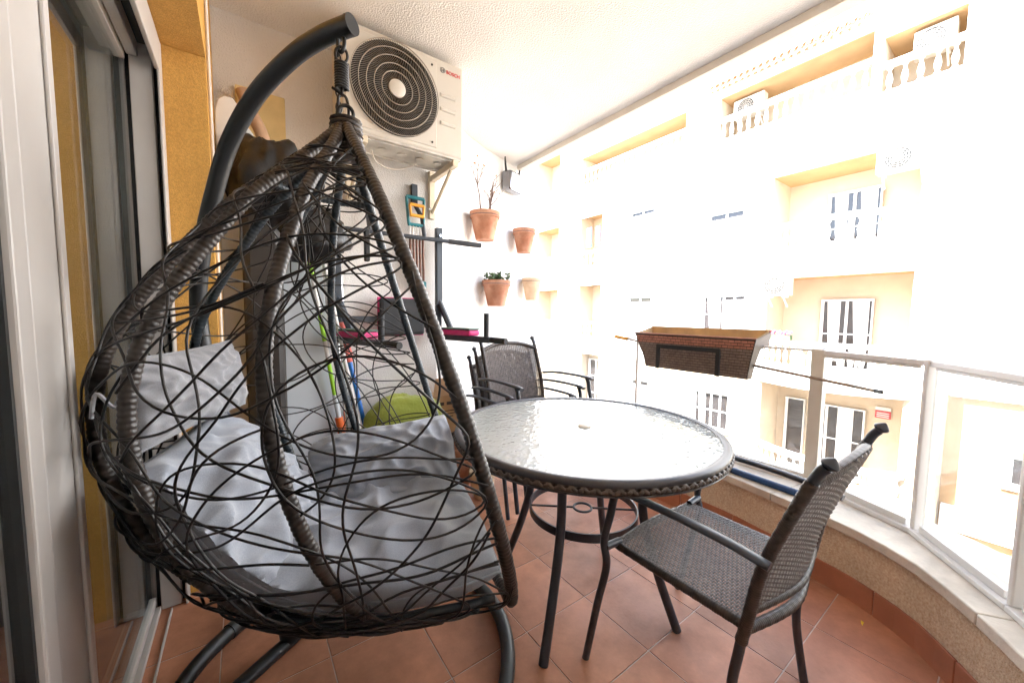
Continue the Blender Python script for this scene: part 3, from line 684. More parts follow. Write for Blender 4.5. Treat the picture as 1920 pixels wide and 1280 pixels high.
# ---- steel stand
st = thing('chair_stand', 'dark grey steel stand with curved mast and round floor ring carrying the egg chair', 'stand', (.262, 1.225, 0))
rc = Vector((.262, 1.225, .026)); rr = .50
MB().tube([rc+Vector((rr*math.cos(2*PI*i/64), rr*math.sin(2*PI*i/64), 0)) for i in range(64)], .024, 14, closed=True).build('floor_ring', 'mast_steel', st, smooth=60)
DM = Vector((-.56, .83, 0)).normalized(); PM = Vector((DM.y, -DM.x, 0))
mp_ = [(.291, .03), (.33, .12), (.43, .36), (.54, .62), (.635, .86), (.69, 1.06), (.697, 1.22), (.653, 1.41), (.592, 1.553), (.499, 1.718), (.364, 1.847), (.209, 1.926), (.09, 1.957), (-.02, 1.965)]
cc = Vector((.257, 1.19, 0))
MB().tube(cr([cc+DM*s+Vector((0, 0, z)) for s, z in mp_], 8), .0262, 18).build('mast', 'mast_steel', st, smooth=60)
q = cc+DM*.291+Vector((0, 0, .026))
MB().tube([q-PM*.41, q+PM*.41], .022, 12).build('crossbar', 'mast_steel', st, smooth=60)
MB().tube([q+Vector((0, 0, .0)), q+DM*.02+Vector((0, 0, .09))], .031, 16).build('socket', 'mast_steel', st, smooth=50)
a0 = math.atan2(.42, -.33)
MB().tube([rc+Vector((rr*math.cos(a0+k*.03), rr*math.sin(a0+k*.03), 0)) for k in range(-3, 4)], .0275, 14).build('sleeve', 'mast_steel', st, smooth=50)
MB().tube([cc-DM*.018+Vector((0, 0, 1.965)), cc-DM*.030+Vector((0, 0, 1.9655))], .0272, 18).build('end_cap', 'mast_steel', st, smooth=50)
# hanger: eye, spring, carabiner, safety chain
hg = thing('hanger_spring', 'dark coil spring with carabiner hanging from the end of the mast', 'spring', (cc.x, cc.y, 1.75))
hx = cc+DM*.012
def ring(c, a, b, ra, rb, r, n=20): return [c+a*ra*math.cos(2*PI*i/n)+b*rb*math.sin(2*PI*i/n) for i in range(n)]
MB().tube(ring(hx+ZZ*1.925, DM, ZZ, .012, .024, 0), .0055, 8, closed=True).build('eye_bolt', 'mast_steel', hg, smooth=60)
MB().tube(ring(hx+ZZ*1.893, RH, ZZ, .016, .022, 0), .0042, 8, closed=True).build('shackle', 'mast_steel', hg, smooth=60)
MB().tube([hx+ZZ*(1.872-.072*i/120)+RH*.0165*math.cos(2*PI*i/12)+FH*.0165*math.sin(2*PI*i/12) for i in range(121)], .0038, 8).build('coil', 'mast_steel', hg, smooth=60)
MB().tube([hx+ZZ*1.803, hx+ZZ*1.78], .004, 8).build('hook', 'mast_steel', hg, smooth=60)
c_ = hx+ZZ*1.757
MB().tube(cr([c_+RH*x+ZZ*z for x, z in ((-.026, .042), (-.004, .030), (.010, .022), (.016, -.004), (.014, -.034), (.0, -.046), (-.014, -.034), (-.012, -.004), (-.010, .022))], 5), .0042, 8).build('carabiner', 'mast_steel', hg, smooth=60)
chn = thing('safety_chain', 'black steel chain hanging beside the spring from the mast', 'chain', (cc.x, cc.y, 1.66))
for i in range(11):
    z = 1.915-i*.0225; c_ = cc-RH*.018+FH*.03+ZZ*z; ax = RH if i % 2 else FH
    MB().tube(ring(c_, ax, ZZ, .0075, .0155, 0, 12), .0028, 6, closed=True).build('link', 'mast_steel', chn, smooth=60)

# ================================================================== GARDEN TABLE
TC = Vector((1.105, 1.03, 0)); TH = .712; TR = .520
tb = thing('garden_table', 'round garden table with hammered glass top and braided brown edge', 'table', TC)
MB().lathe([(0.0001, TH-.006), (TR-.028, TH-.006), (TR-.028, TH), (0.0001, TH)], TC, 96).build('glass_top', 'hammered_glass', tb)
MB().lathe([(TR-.030, TH-.012), (TR-.030, TH+.003), (TR-.022, TH+.006), (TR-.006, TH+.004), (TR, TH-.004), (TR-.002, TH-.014), (TR-.02, TH-.016), (TR-.030, TH-.012)], TC, 128, caps=False).build('rim', 'table_rim', tb, smooth=50)
bd = MB(); nb_ = 68
for k in range(3):
    P = []
    for i in range(nb_*10):
        a = 2*PI*i/(nb_*10); ph = a*nb_/2+2*PI*k/3
        P.append(TC+Vector(((TR-.004+.005*math.cos(2*ph))*math.cos(a), (TR-.004+.005*math.cos(2*ph))*math.sin(a), TH-.0235+.0085*math.sin(ph))))
    bd.tube(P, [(.0060, .0045)]*len(P), 6, closed=True)
bd.build('braid', 'braid', tb, smooth=70)
MB().lathe([(TR-.012, TH-.034), (TR-.012, TH-.014)], TC, 96, caps=False).build('braid_backing', 'rattan_wrap', tb, smooth=50)
MB().lathe([(TR-.02, TH-.040), (TR-.003, TH-.040), (TR-.001, TH-.0375), (TR-.003, TH-.035), (TR-.02, TH-.035), (TR-.02, TH-.040)], TC, 96, caps=False).build('lower_rim', 'table_rim', tb, smooth=50)
MB().lathe([(.026, TH), (.026, TH+.004), (.018, TH+.008), (.0001, TH+.0085)], TC, 24).build('hole_cap', 'cap_plastic', tb, smooth=40)
RZ = .372
MB().lathe([(.212, RZ-.016), (.218, RZ-.016), (.218, RZ+.016), (.212, RZ+.016), (.212, RZ-.016)], TC, 64, caps=False).build('leg_ring', 'chair_frame', tb, smooth=40)
for a in (205, 115, 25, -65):
    a = math.radians(a); dd = Vector((math.cos(a), math.sin(a), 0))
    P = cr([TC+dd*r+ZZ*z for r, z in ((.42, .672), (.33, .668), (.268, .645), (.238, .59), (.233, .50), (.243, .38), (.292, .21), (.372, .0))], 7)
    MB().tube(P, .0165, 12).build('leg', 'chair_frame', tb, smooth=60)
MB().tube([TC+Vector((.036*math.cos(i*PI/12), .036*math.sin(i*PI/12), RZ)) for i in range(24)], .005, 8, closed=True).build('umbrella_ring', 'chair_frame', tb, smooth=60)
for a in (140, -40):
    a = math.radians(a); dd = Vector((math.cos(a), math.sin(a), 0)); MB().tube([TC+dd*.038+ZZ*RZ, TC+dd*.214+ZZ*RZ], .0045, 8).build('ring_stay', 'chair_frame', tb, smooth=60)
for a in (205, 115, 25, -65):
    a = math.radians(a); dd = Vector((math.cos(a), math.sin(a), 0)); MB().tube([TC+dd*.36+ZZ*.678, TC+dd*.505+ZZ*.678], .010, 8).build('top_arm', 'chair_frame', tb, smooth=60)

# ================================================================== WOVEN CHAIRS
def weave_panel(P, nu, nv, ru, rv, name, par, amp=.0022, sub=2):
    """P(u,v)->(point, normal); nu strands along v, nv strands along u, over and under"""
    b = MB()
    for j in range(nv):
        v = (j+.5)/nv; pts = []
        m = nu*sub
        for i in range(m+1):
            u = i/m; p, nn = P(u, v); pts.append(p+nn*(amp*math.cos(PI*(u*nu-.5+(j % 2)))))
        b.tube(pts, [(ru[0], ru[1])]*len(pts), 4, flat=P(.5, v)[1], caps=False)
    for i in range(nu):
        u = (i+.5)/nu; pts = []
        m = max(8, nv//3)
        for j in range(m+1):
            p, nn = P(u, j/m); pts.append(p)
        b.tube(pts, [(rv[0], rv[1])]*len(pts), 4, flat=P(u, .5)[1], caps=False)
    return b.build(name, 'rattan_weave', par, smooth=50, kind='stuff')
def make_chair(label):
    t = thing('woven_armchair', label, 'chair', (0, 0, 0), 'brown woven garden armchairs')
    HX, FX_ = .2225, .2825
    SW = lambda u, v: (Vector((-HX+2*HX*u, -.185+.39*v, .424-.012*math.sin(PI*u)*math.sin(PI*v))), Vector((0, 0, 1)))
    weave_panel(SW, 30, 62, (.0014, .0027), (.0012, .0036), 'seat', t)
    for s in (-1, 1):
        x = s*FX_
        MB().tube(cr([(x, .262, 0), (x, .218, .224), (x, .186, .371), (x, .198, .447), (x, .176, .544), (x, .165, .60), (x, .150, .628)], 7), .0122, 12).build('front_leg', 'chair_frame', t, smooth=60)
        MB().tube(cr([(x, .20, .625), (x, .15, .634), (x*1.0, 0, .636), (x*.98, -.15, .630), (x*.96, -.25, .615)], 6), [(.0090, .0165)]*25, 12, flat=(0, 0, 1)).build('armrest', 'chair_frame', t, smooth=60)
        MB().tube([(x, .192, .430), (s*(HX-.01), .192, .425)], .012, 10).build('arm_stub', 'chair_frame', t, smooth=60)
        bp_ = cr([(s*HX, -.20, 0), (s*HX, -.168, .20), (s*HX, -.180, .34), (s*HX, -.193, .42), (s*HX, -.22, .575), (s*HX, -.265, .713), (s*HX, -.306, .825), (s*HX, -.322, .852)], 7)
        MB().tube([p for p in bp_ if p.z <= .375], .0118, 12).build('rear_leg', 'chair_frame', t, smooth=60)
        wrapped(MB(), [p for p in bp_ if .355 <= p.z <= .822], .0135, .0065, 12, .04).build('back_post', 'rattan_wrap', t, smooth=60)
        MB().tube([p for p in bp_ if p.z > .80], .0115, 12).build('post_top', 'chair_frame', t, smooth=60)
        kd = Vector((0, -.45, .9)).normalized(); kx = Vector((1, 0, 0)); ky = kd.cross(kx)
        MB().lathe([(.008, -.004), (.0165, .004), (.0170, .009), (.0125, .015), (.005, .022), (.0001, .025)], (0, 0, 0), 16, basis(Vector((s*HX, -.324, .854)), kx, ky, kd)).build('finial', 'chair_frame', t, smooth=40)
        wrapped(MB(), [(s*(HX), -.185, .412), (s*(HX), 0, .412), (s*HX, .195, .414)], .0125, .0065, 10, .035).build('seat_side', 'rattan_wrap', t, smooth=60)
    wrapped(MB(), cr([(-HX, .195, .414), (0, .212, .412), (HX, .195, .414)], 8), .0125, .0065, 10, .035).build('seat_front', 'rattan_wrap', t, smooth=60)
    wrapped(MB(), cr([(-HX, -.185, .395), (0, -.225, .392), (HX, -.185, .395)], 8), .0125, .0065, 10, .035).build('seat_back_rail', 'rattan_wrap', t, smooth=60)
    wrapped(MB(), cr([(-HX, -.292, .79), (-.12, -.318, .822), (0, -.326, .832), (.12, -.318, .822), (HX, -.292, .79)], 8), .0118, .0065, 10, .035).build('top_rail', 'rattan_wrap', t, smooth=60)
    def BK(u, v):
        x = -HX+2*HX*u; z = .455+(.352+.035*math.sin(PI*u))*v
        pts = [(.42, -.193), (.575, -.22), (.713, -.265), (.835, -.31)]
        y = itp(pts, z)-.030*math.sin(PI*u); return Vector((x, y, z)), Vector((0, .95, .3)).normalized()
    weave_panel(BK, 30, 58, (.0014, .0027), (.0012, .0036), 'backrest', t)
    wrapped(MB(), cr([(-HX, -.198, .455), (0, -.232, .452), (HX, -.198, .455)], 8), .011, .0065, 8, .035).build('lower_rail', 'rattan_wrap', t, smooth=60)
    return t
ch = make_chair('single brown woven armchair pushed up to the glass table in the foreground')
ch.location = (1.1875, .55, 0); ch.rotation_euler = (0, 0, 0)
ORG[ch.name] = Vector()
labs = ('bottom chair of the stack of woven armchairs behind the table', 'middle chair of the stack of woven armchairs behind the table', 'topmost chair of the stack of woven armchairs behind the table')
for i, (cy, z) in enumerate(((1.92, 0), (1.848, .066), (1.776, .132))):
    c = copy_tree(ch); c.location = (1.467+.004*i, cy, z); c.rotation_euler = (0, 0, PI+.02*(i-1)); c['label'] = labs[i]

# ================================================================== AIR CONDITIONER ON THE FAR WALL
AX0, AX1, AY, AZ0, AZ1 = .447, 1.138, 2.13, 2.114, 2.652
ac = thing('air_conditioner', 'cream outdoor air conditioner with round fan grille high on the far wall', 'air conditioner', ((AX0+AX1)/2, AY+.13, AZ0))
MB().box(AX0, AX1, AY, AY+.27, AZ0, AZ1).build('casing', 'ac_paint', ac, bev=.012)
MB().box(AX0+.012, AX1-.175, AY-.004, AY+.01, AZ0+.025, AZ1-.03).build('front_panel', 'ac_paint', ac, bev=.004)
fc = Vector((.722, AY-.004, 2.385)); FR = .243
MY = Matrix.Translation(fc) @ Matrix.Rotation(PI/2, 4, 'X')
MB().lathe([(FR, -.002), (FR, .0008)], (0, 0, 0), 64, MY).build('fan_opening', 'ac_dark', ac)
gr = MB(); hub = .045
for k in range(1, 6):
    r = hub+(FR-hub)*k/5; gr.tube([fc+Vector((r*math.cos(i*PI/32), -.018-.004*(1-(r/FR)**2), r*math.sin(i*PI/32))) for i in range(64)], .0026, 6, closed=True)
gr.build('grille_ring', 'ac_grille', ac, smooth=60)
gv = MB()
for k in range(5):
    r0 = hub+(FR-hub)*k/5; r1 = hub+(FR-hub)*(k+1)/5; n = (46, 66, 84, 100, 116)[k]
    for i in range(n):
        a = 2*PI*i/n; sw = .16 if k % 2 == 0 else .16
        p = [fc+Vector((r*math.cos(a+sw*t), -.014, r*math.sin(a+sw*t))) for r, t in ((r0, 0), ((r0+r1)/2, .5), (r1, 1))]
        gv.tube(p, [(.0022, .0010)]*3, 4, flat=(0, 1, 0), caps=False)
gv.build('grille_vanes', 'ac_grille', ac, kind='stuff')
MB().lathe([(.046, .012), (.046, .022), (.04, .026), (.0001, .027)], (0, 0, 0), 32, MY).build('hub_cap', 'ac_paint', ac, smooth=40)
for z in (2.452, 2.372, 2.292):
    MB().tube([(AX1-.15, AY-.002, z), (AX1-.055, AY-.002, z)], [(.008, .011)]*2, 10, flat=(0, 1, 0)).build('side_louvre', 'ac_paint', ac, smooth=60)
for x, z in ((AX0+.035, AZ1-.055), (AX1-.205, AZ1-.055), (AX0+.035, AZ0+.05), (AX1-.205, AZ0+.05)):
    MB().lathe([(.006, 0), (.006, .004), (.0001, .005)], (0, 0, 0), 10, Matrix.Translation((x, AY-.004, z)) @ Matrix.Rotation(PI/2, 4, 'X')).build('screw', 'ac_dark', ac)
TM = Matrix.Translation((AX1-.113, AY-.0008, 2.584)) @ Matrix.Rotation(PI/2, 4, 'X')
text_mesh('BOSCH', .0275, TM, 'lettering', 'red_print', ac)
em = MB(); ec = Vector((AX1-.136, AY-.0016, 2.594))
em.tube([ec+Vector((.0145*math.cos(i*PI/14), 0, .0145*math.sin(i*PI/14))) for i in range(28)], .0016, 6, closed=True)
em.box(ec.x-.0075, ec.x-.0045, ec.y-.001, ec.y+.002, ec.z-.009, ec.z+.009).box(ec.x+.0045, ec.x+.0075, ec.y-.001, ec.y+.002, ec.z-.009, ec.z+.009).box(ec.x-.0044, ec.x+.0044, ec.y-.001, ec.y+.002, ec.z-.0015, ec.z+.0015)
em.build('emblem', 'grey_print', ac)
bp = MB().box(AX0+.01, AX1-.01, AY+.006, AY+.262, AZ0-.010, AZ0+.002).box(AX0+.05, AX1-.05, AY+.03, AY+.04, AZ0-.017, AZ0-.0101).box(AX0+.05, AX1-.05, AY+.22, AY+.23, AZ0-.017, AZ0-.0101)
for i in range(5): bp.lathe([(.03, AZ0-.016), (.026, AZ0-.0101)], (AX0+.12+i*.115, AY+.13, 0), 14)
bp.build('base_pan', 'ac_base', ac)
for i, x in enumerate((AX0+.10, AX1-.055)):
    b = thing('support_bracket', ('cream steel bracket under the left end of the air conditioner', 'cream steel bracket under the right end of the air conditioner')[i], 'bracket', (x, 2.45, AZ0-.06), 'air conditioner brackets')
    MB().box(x-.018, x+.018, AY-.012, 2.47, AZ0-.055, AZ0-.018).build('arm', 'bracket_cream', b, bev=.003)
    MB().box(x-.02, x+.02, 2.47, 2.499, AZ0-.30, AZ0+.02).build('wall_plate', 'bracket_cream', b, bev=.003)
    MB().tube([(x, AY+.05, AZ0-.056), (x, 2.475, AZ0-.26)], .012, 6).build('strut', 'bracket_cream', b)
    MB().tube([(x-.024, 2.468, AZ0-.24), (x-.024, 2.452, AZ0-.24)], .008, 8).build('bolt', 'chrome', b)
tag(MB().tube(cr([(AX0+.1, 2.38, AZ0-.02), (AX0+.02, 2.45, AZ0-.06), (.30, 2.48, AZ0-.16), (.12, 2.485, 2.0)], 8), .008, 8).build('refrigerant_pipe', 'pvc_white', smooth=60), 'thin pale pipe leaving the left end of the air conditioner', 'pipe')
tag(MB().tube(cr([(AX0+.18, 2.28, AZ0-.02), (AX0+.22, 2.33, AZ0-.06), (AX0+.32, 2.36, AZ0-.07), (AX0+.42, 2.33, AZ0-.045), (AX0+.46, 2.3, AZ0-.018)], 8), .004, 6).build('drain_hose', 'pvc_white', smooth=60), 'thin drain hose looping below the air conditioner', 'hose')

# ================================================================== TRAINING STATION, EXPANDER
gy = thing('dip_station', 'dark wall mounted pull up and dip station with pink pads', 'exercise equipment', (.78, 2.47, 1.0))
MB().tube([(.36, 2.40, 1.655), (1.385, 2.37, 1.655)], .0135, 12).build('pull_up_bar', 'bar_steel', gy, smooth=60)
MB().tube([(1.16, 2.376, 1.655), (1.41, 2.37, 1.655)], .0175, 12).build('bar_grip', 'foam_black', gy, smooth=60)
MB().tube([(.20, 2.40, 1.655), (.42, 2.40, 1.655)], .0175, 12).build('bar_grip', 'foam_black', gy, smooth=60)
MB().box(.60, .63, 2.35, 2.39, 1.47, 1.66).build('stub_grip', 'foam_black', gy, bev=.008)
for x in (.455, 1.105):
    MB().box(x-.022, x+.022, 2.40, 2.44, 1.22, 1.745).build('post', 'bar_steel', gy, bev=.004)
    MB().tube([(x, 2.42, 1.25), (x+.06, 2.33, 1.03)], .022, 8).build('brace', 'bar_steel', gy, smooth=40)
    MB().box(x-.022, x+.022, 2.415, 2.4405, 1.0, 1.22).build('post_foot', 'bar_steel', gy, bev=.004)
    M = Matrix.Translation((x, 2.44, 1.0)) @ Matrix.Rotation(math.atan2(.17, .58), 4, 'Z')
    MB().box(-.021, .021, -.50, 0, -.02, .018, M).build('arm', 'bar_steel', gy, bev=.004)
    MB().tube([M @ Vector((0, -.48, 0)), M @ Vector((0, -.62, -.003))], .0185, 12).build('arm_grip', 'foam_black', gy, smooth=60)
    MB().tube([M @ Vector((0, -.46, .01)), M @ Vector((0, -.46, .165))], .0165, 12).build('handle', 'foam_black', gy, smooth=60)
    pd = MB().box(-.05, .05, -.36, -.06, .019, .055, M).build('arm_pad', 'pad_pink', gy, bev=.012)
    MB().box(-.049, .049, -.358, -.062, .0552, .068, M).build('pad_cover', 'pad_green', pd, bev=.008)
    MB().tube([(x, 2.395, 1.69), (x, 2.385, 1.69)], .010, 8).build('bolt', 'chrome', gy)
for x in (.60, .955):
    MB().box(x-.02, x+.02, 2.462, 2.492, 1.88, 2.02).build('wall_plate', 'bar_steel', gy, bev=.003)
    MB().tube([(x, 2.48, 1.90), (x+.04, 2.44, 1.80), (x+.05, 2.42, 1.655)], .015, 8).build('hanger', 'bar_steel', gy, smooth=40)
bk = MB().box(.69, .98, 2.36, 2.41, 1.02, 1.255).build('back_pad', 'foam_black', gy, bev=.018)
MB().box(.684, .986, 2.4101, 2.418, 1.014, 1.261).build('pad_edge', 'pad_pink', bk)
MB().box(.46, 1.10, 2.42, 2.438, 1.10, 1.14).build('cross_rail', 'bar_steel', gy)
ex = thing('chest_expander', 'chest expander with teal and orange handles and brown springs hung on the wall', 'exercise equipment', (.95, 2.40, 1.6))
xo = .945; yo = 2.43
h1 = MB().tube(cr([(xo-.06, yo, 1.92), (xo-.052, yo, 1.80), (xo-.045, yo, 1.745)], 4), .010, 8).tube([(xo+.06, yo, 1.92), (xo+.055, yo, 1.745)], .010, 8).tube([(xo-.06, yo, 1.92), (xo+.06, yo, 1.92)], .012, 8).tube([(xo-.05, yo, 1.745), (xo+.058, yo, 1.745)], .012, 8)
h1.build('handle', 'teal_plastic', ex, smooth=50)
MB().tube([(xo-.045, yo-.022, 1.868), (xo+.05, yo-.022, 1.868)], .011, 8).tube([(xo-.045, yo-.022, 1.868), (xo-.04, yo-.022, 1.80)], .009, 8).tube([(xo+.05, yo-.022, 1.868), (xo+.046, yo-.022, 1.80)], .009, 8).tube([(xo-.045, yo-.022, 1.80), (xo+.05, yo-.022, 1.80)], .011, 8).build('handle', 'orange_plastic', ex, smooth=50)
for i in range(5):
    x = xo-.04+i*.022
    MB().tube([(x, yo-.005, 1.74), (x, yo-.005, 1.665)], .0035, 6).build('spring_hook', 'chrome', ex)
    wrapped(MB(), [(x, yo-.005, 1.668), (x+.004, yo-.005, 1.38)], .0082, .006, 8, .08).build('spring', 'spring_brown', ex, smooth=60)
MB().box(xo-.05, xo+.07, yo-.015, yo+.005, 1.33, 1.375).build('spring_end', 'teal_plastic', ex, bev=.006)

# ================================================================== POTS ON THE WALL
def wall_at(x):
    for (a, b), (c, d) in zip(FW[:-1], FW[1:]):
        if x <= c: k = (x-a)/(c-a); n = Vector((d-b, -(c-a), 0)).normalized(); return Vector((x, b+(d-b)*k, 0)), n
def pot(x, ztop, R, h, label, mat='terracotta'):
    w, n = wall_at(x); c = w+n*(R+.012); t = thing('flower_pot', label, 'pot', (c.x, c.y, ztop-h), 'terracotta pots hung on the far wall')
    MB().lathe([(R*.62, 0), (R*.93, h*.78), (R*.94, h*.785), (R, h*.79), (R*1.03, h), (R*.94, h), (R*.9, h*.86), (.0001, h*.855)], (c.x, c.y, ztop-h), 28).build('body', mat, t, smooth=35)
    MB().lathe([(.0001, h*.88), (R*.89, h*.87)], (c.x, c.y, ztop-h), 20).build('soil', 'soil', t)
    MB().tube([c-n*(R+.011)+ZZ*(ztop-h*.12)]+[c+ZZ*(ztop-h*.14)+Vector((R*1.02*math.cos(a*PI/8), R*1.02*math.sin(a*PI/8), 0)) for a in range(17)], .0025, 5).build('hanging_wire', 'bar_steel', t)
    return t, c
p1, c1 = pot(1.66, 2.035, .128, .235, 'upper left terracotta pot with bare dry twigs on the far wall')
p2, c2 = pot(2.33, 2.03, .115, .235, 'upper right plain terracotta pot on the far wall')
p3, c3 = pot(1.86, 1.47, .130, .235, 'lower left terracotta pot with small green plant on the far wall')
p4, c4 = pot(2.50, 1.55, .105, .235, 'pale weathered empty pot at lower right on the far wall', 'terracotta_pale')
rp = random.Random(4)
tw = thing('dry_plant', 'leafless twiggy plant with few dry leaves in the upper left pot', 'plant', (c1.x, c1.y, 2.0))
bt = MB(); lf = MB()
def leaf(b, p, d, L, w):
    d = d.normalized(); s = d.orthogonal().normalized()*w; s.rotate(Matrix.Rotation(rp.uniform(0, 6), 3, d)); m = p+d*L*.5
    nn = d.cross(s).normalized()*L*.12
    b.add([p, m+s+nn, p+d*L, m-s+nn], [(0, 1, 2), (0, 2, 3)])
def branch(p, d, L, r, lev):
    P = [p]
    for i in range(6):
        d = (d+Vector((rp.uniform(-.28, .28), rp.uniform(-.2, .2), rp.uniform(-.08, .2)))).normalized(); P.append(P[-1]+d*L/6)
    bt.tube(P, [r*(1-.10*i) for i in range(7)], 6)
    if lev:
        for k in range(3): i = rp.randint(2, 5); branch(P[i], (d+Vector((rp.uniform(-.9, .9), rp.uniform(-.5, .3), rp.uniform(0, .5)))).normalized(), L*rp.uniform(.4, .65), r*.55, lev-1)
    else:
        for k in range(1 if rp.random() < .45 else 0): leaf(lf, P[rp.randint(3, 6)], Vector((rp.uniform(-1, 1), rp.uniform(-1, .2), rp.uniform(-1, .3))), .035, .008)
for dx in (-.03, .02, .05): branch(c1+Vector((dx, 0, 2.0)), Vector((dx*6, -.1, 1)).normalized(), .30, .008, 2)
bt.build('stem', 'twig', tw, smooth=60); lf.build('leaves', 'dry_leaf', tw, kind='stuff')
sc_ = thing('small_plant', 'low green succulent growing in the lower left pot', 'plant', (c3.x, c3.y, 1.44)); lf = MB(); bt = MB()
for i in range(26):
    a = rp.uniform(0, 2*PI); r = rp.uniform(0, .11); q = c3+Vector((r*math.cos(a), r*math.sin(a), 1.43)); hh = rp.uniform(.04, .13); tip = q+Vector((rp.uniform(-.03, .03), rp.uniform(-.03, .03), hh)); bt.tube([q, tip], .002, 4)
    for k in range(9): leaf(lf, q.lerp(tip, rp.uniform(.4, 1)), Vector((rp.uniform(-1, 1), rp.uniform(-1, 1), rp.uniform(-.1, 1))), .034, .012)
bt.build('stem', 'green_leaf', sc_); lf.build('leaves', 'green_leaf', sc_, kind='stuff')
# metal ornament with horns
w_, n_ = wall_at(2.22); mo = thing('metal_ornament', 'polished metal wall ornament with two horns beside the ceiling edge', 'ornament', (w_.x, w_.y-.06, 2.40))
tx = Vector((-n_.y, n_.x, 0)); Mo = basis(w_+n_*.055+ZZ*2.47, tx, -n_, ZZ)
MB().prism([(-.11, -.055), (.11, -.055), (.13, .045), (-.13, .045)], -.09, .10, Mo).build('body', 'steel_polish', mo, bev=.02)
for s in (-1, 1): MB().tube(cr([Mo @ Vector((s*.11, 0, .09)), Mo @ Vector((s*.125, 0, .16)), Mo @ Vector((s*.13, 0, .22)), Mo @ Vector((s*.115, 0, .30 if s < 0 else .2))], 5), [.012-.0005*i for i in range(16)], 8).build('horn', 'gasket', mo, smooth=60)

# ================================================================== CORNER CLUTTER BEHIND THE EGG CHAIR
tag(MB().box(.0, .222, 2.485, 2.503, 2.05, 2.335).build('cover_plate', 'yellow_plate', bev=.004), 'square yellow cover plate high on the far wall', 'plate')
tag(MB().box(-.06, .40, 2.40, 2.499, 1.93, 2.02).build('wall_trunking', 'pvc_white', bev=.008), 'white plastic trunking across the far wall above the black bag', 'trunking')
tag(MB().tube(cr([(.03, 2.42, 2.28), (.06, 2.40, 2.18), (.10, 2.37, 2.08), (.13, 2.36, 1.96)], 6), .030, 14).build('wall_hose', 'tan_tube', smooth=60), 'tan wrapped pipe slanting across the yellow plate', 'pipe')
ib = thing('ironing_board', 'white upright board with rounded top leaning in the corner', 'board', (-.03, 2.28, 0))
pf = [(-.05, 0), (.05, 0), (.05, 2.08), (.038, 2.13), (.015, 2.155), (-.015, 2.155), (-.038, 2.13), (-.05, 2.08)]
MB().prism(pf, -.018, .018, Matrix.Translation((-.03, 2.26, 0)) @ Matrix.Rotation(PI/2, 4, 'X') @ Matrix.Rotation(.0, 4, 'Z')).build('panel', 'board_white', ib, bev=.005)
MB().prism([(x*.8, y) for x, y in pf], -.018, .018, Matrix.Translation((.035, 2.31, -.1)) @ Matrix.Rotation(PI/2, 4, 'X')).build('panel', 'board_blue', ib, bev=.005)
# parasol or tool wrapped in a black bag
bgt = thing('wrapped_bundle', 'tall bundle wrapped in black plastic bag standing behind the egg chair', 'bundle', (.12, 2.2, 0))
def lump(c, r, sc, seed, n=26, amp=.22):
    b = MB(); pr = []
    vs = []; fs = []
    for i in range(n+1):
        th = PI*i/n
        for j in range(2*n):
            ph = PI*j/n; dv = Vector((math.sin(th)*math.cos(ph), math.sin(th)*math.sin(ph), math.cos(th)))
            k = 1+amp*mnoise.noise(dv*1.7+Vector((seed, 0, 0)))+amp*.55*mnoise.noise(Vector((dv.x*5, dv.y*5, dv.z*2.2+seed)))+amp*.35*abs(mnoise.noise(Vector((dv.x*9, dv.y*9, dv.z*4+seed))))
            vs.append(Vector(c)+Vector((dv.x*sc[0], dv.y*sc[1], dv.z*sc[2]))*r*k)
    for i in range(n):
        for j in range(2*n): fs.append((i*2*n+j, i*2*n+(j+1) % (2*n), (i+1)*2*n+(j+1) % (2*n), (i+1)*2*n+j))
    return b.add(vs, fs)
lump((.13, 2.14, 1.76), .20, (.85, .6, 1.05), 2).build('bag', 'bag_black', bgt, smooth=50)
lump((.28, 2.18, 1.56), .17, (1.1, .5, .8), 5).build('bag', 'bag_black', bgt, smooth=50)
MB().box(.0, .16, 2.10, 2.24, 0, 1.70).build('pole_bundle', 'wood_dark', bgt, bev=.03)
fb2 = thing('folding_panel', 'pale grey folded panel leaning on the far wall behind the egg chair', 'panel', (.3, 2.4, 0))
MB().box(-.17, .15, -.014, .014, 0, 1.45, Matrix.Translation((.30, 2.33, 0)) @ Matrix.Rotation(-.09, 4, 'X') @ Matrix.Rotation(-.05, 4, 'Y')).build('leaf', 'board_blue', fb2, bev=.004)
MB().box(-.17, .15, -.008, .008, 0, 1.40, Matrix.Translation((.315, 2.37, 0)) @ Matrix.Rotation(-.07, 4, 'X') @ Matrix.Rotation(-.05, 4, 'Y')).build('leaf', 'board_white', fb2, bev=.004)
def stick(name, pts, r, mats, label, cat):
    t = thing(name, label, cat, pts[0], 'long handled tools behind the egg chair')
    n = len(mats); a, b = Vector(pts[0]), Vector(pts[1])
    for i, (m, f0, f1, k) in enumerate(mats): MB().tube([a.lerp(b, f0), a.lerp(b, f1)], r*k, 10).build('shaft' if k <= 1 else 'sleeve', m, t, smooth=60)
stick('mop_handle', ((.50, 2.28, .02), (.30, 2.38, 1.50)), .012, (('orange', 0, .36, 1.9), ('board_blue', .36, .45, 1.2), ('lime', .45, .58, 1), ('board_white', .58, .66, 1), ('lime', .66, .78, 1), ('board_white', .78, .9, 1), ('lime', .9, 1, 1.4)), 'lime and orange mop handle leaning on the far wall', 'mop')
stick('broom_handle', ((.60, 2.22, .02), (.36, 2.40, 1.58)), .011, (('board_white', 0, 1, 1),), 'white broom handle leaning beside the lime mop handle', 'broom')
stick('blue_stick', ((.66, 2.30, .02), (.47, 2.43, 1.10)), .013, (('blue', 0, .78, 1), ('salmon', .78, 1, 2.0)), 'blue stick with salmon head leaning on the far wall', 'brush')
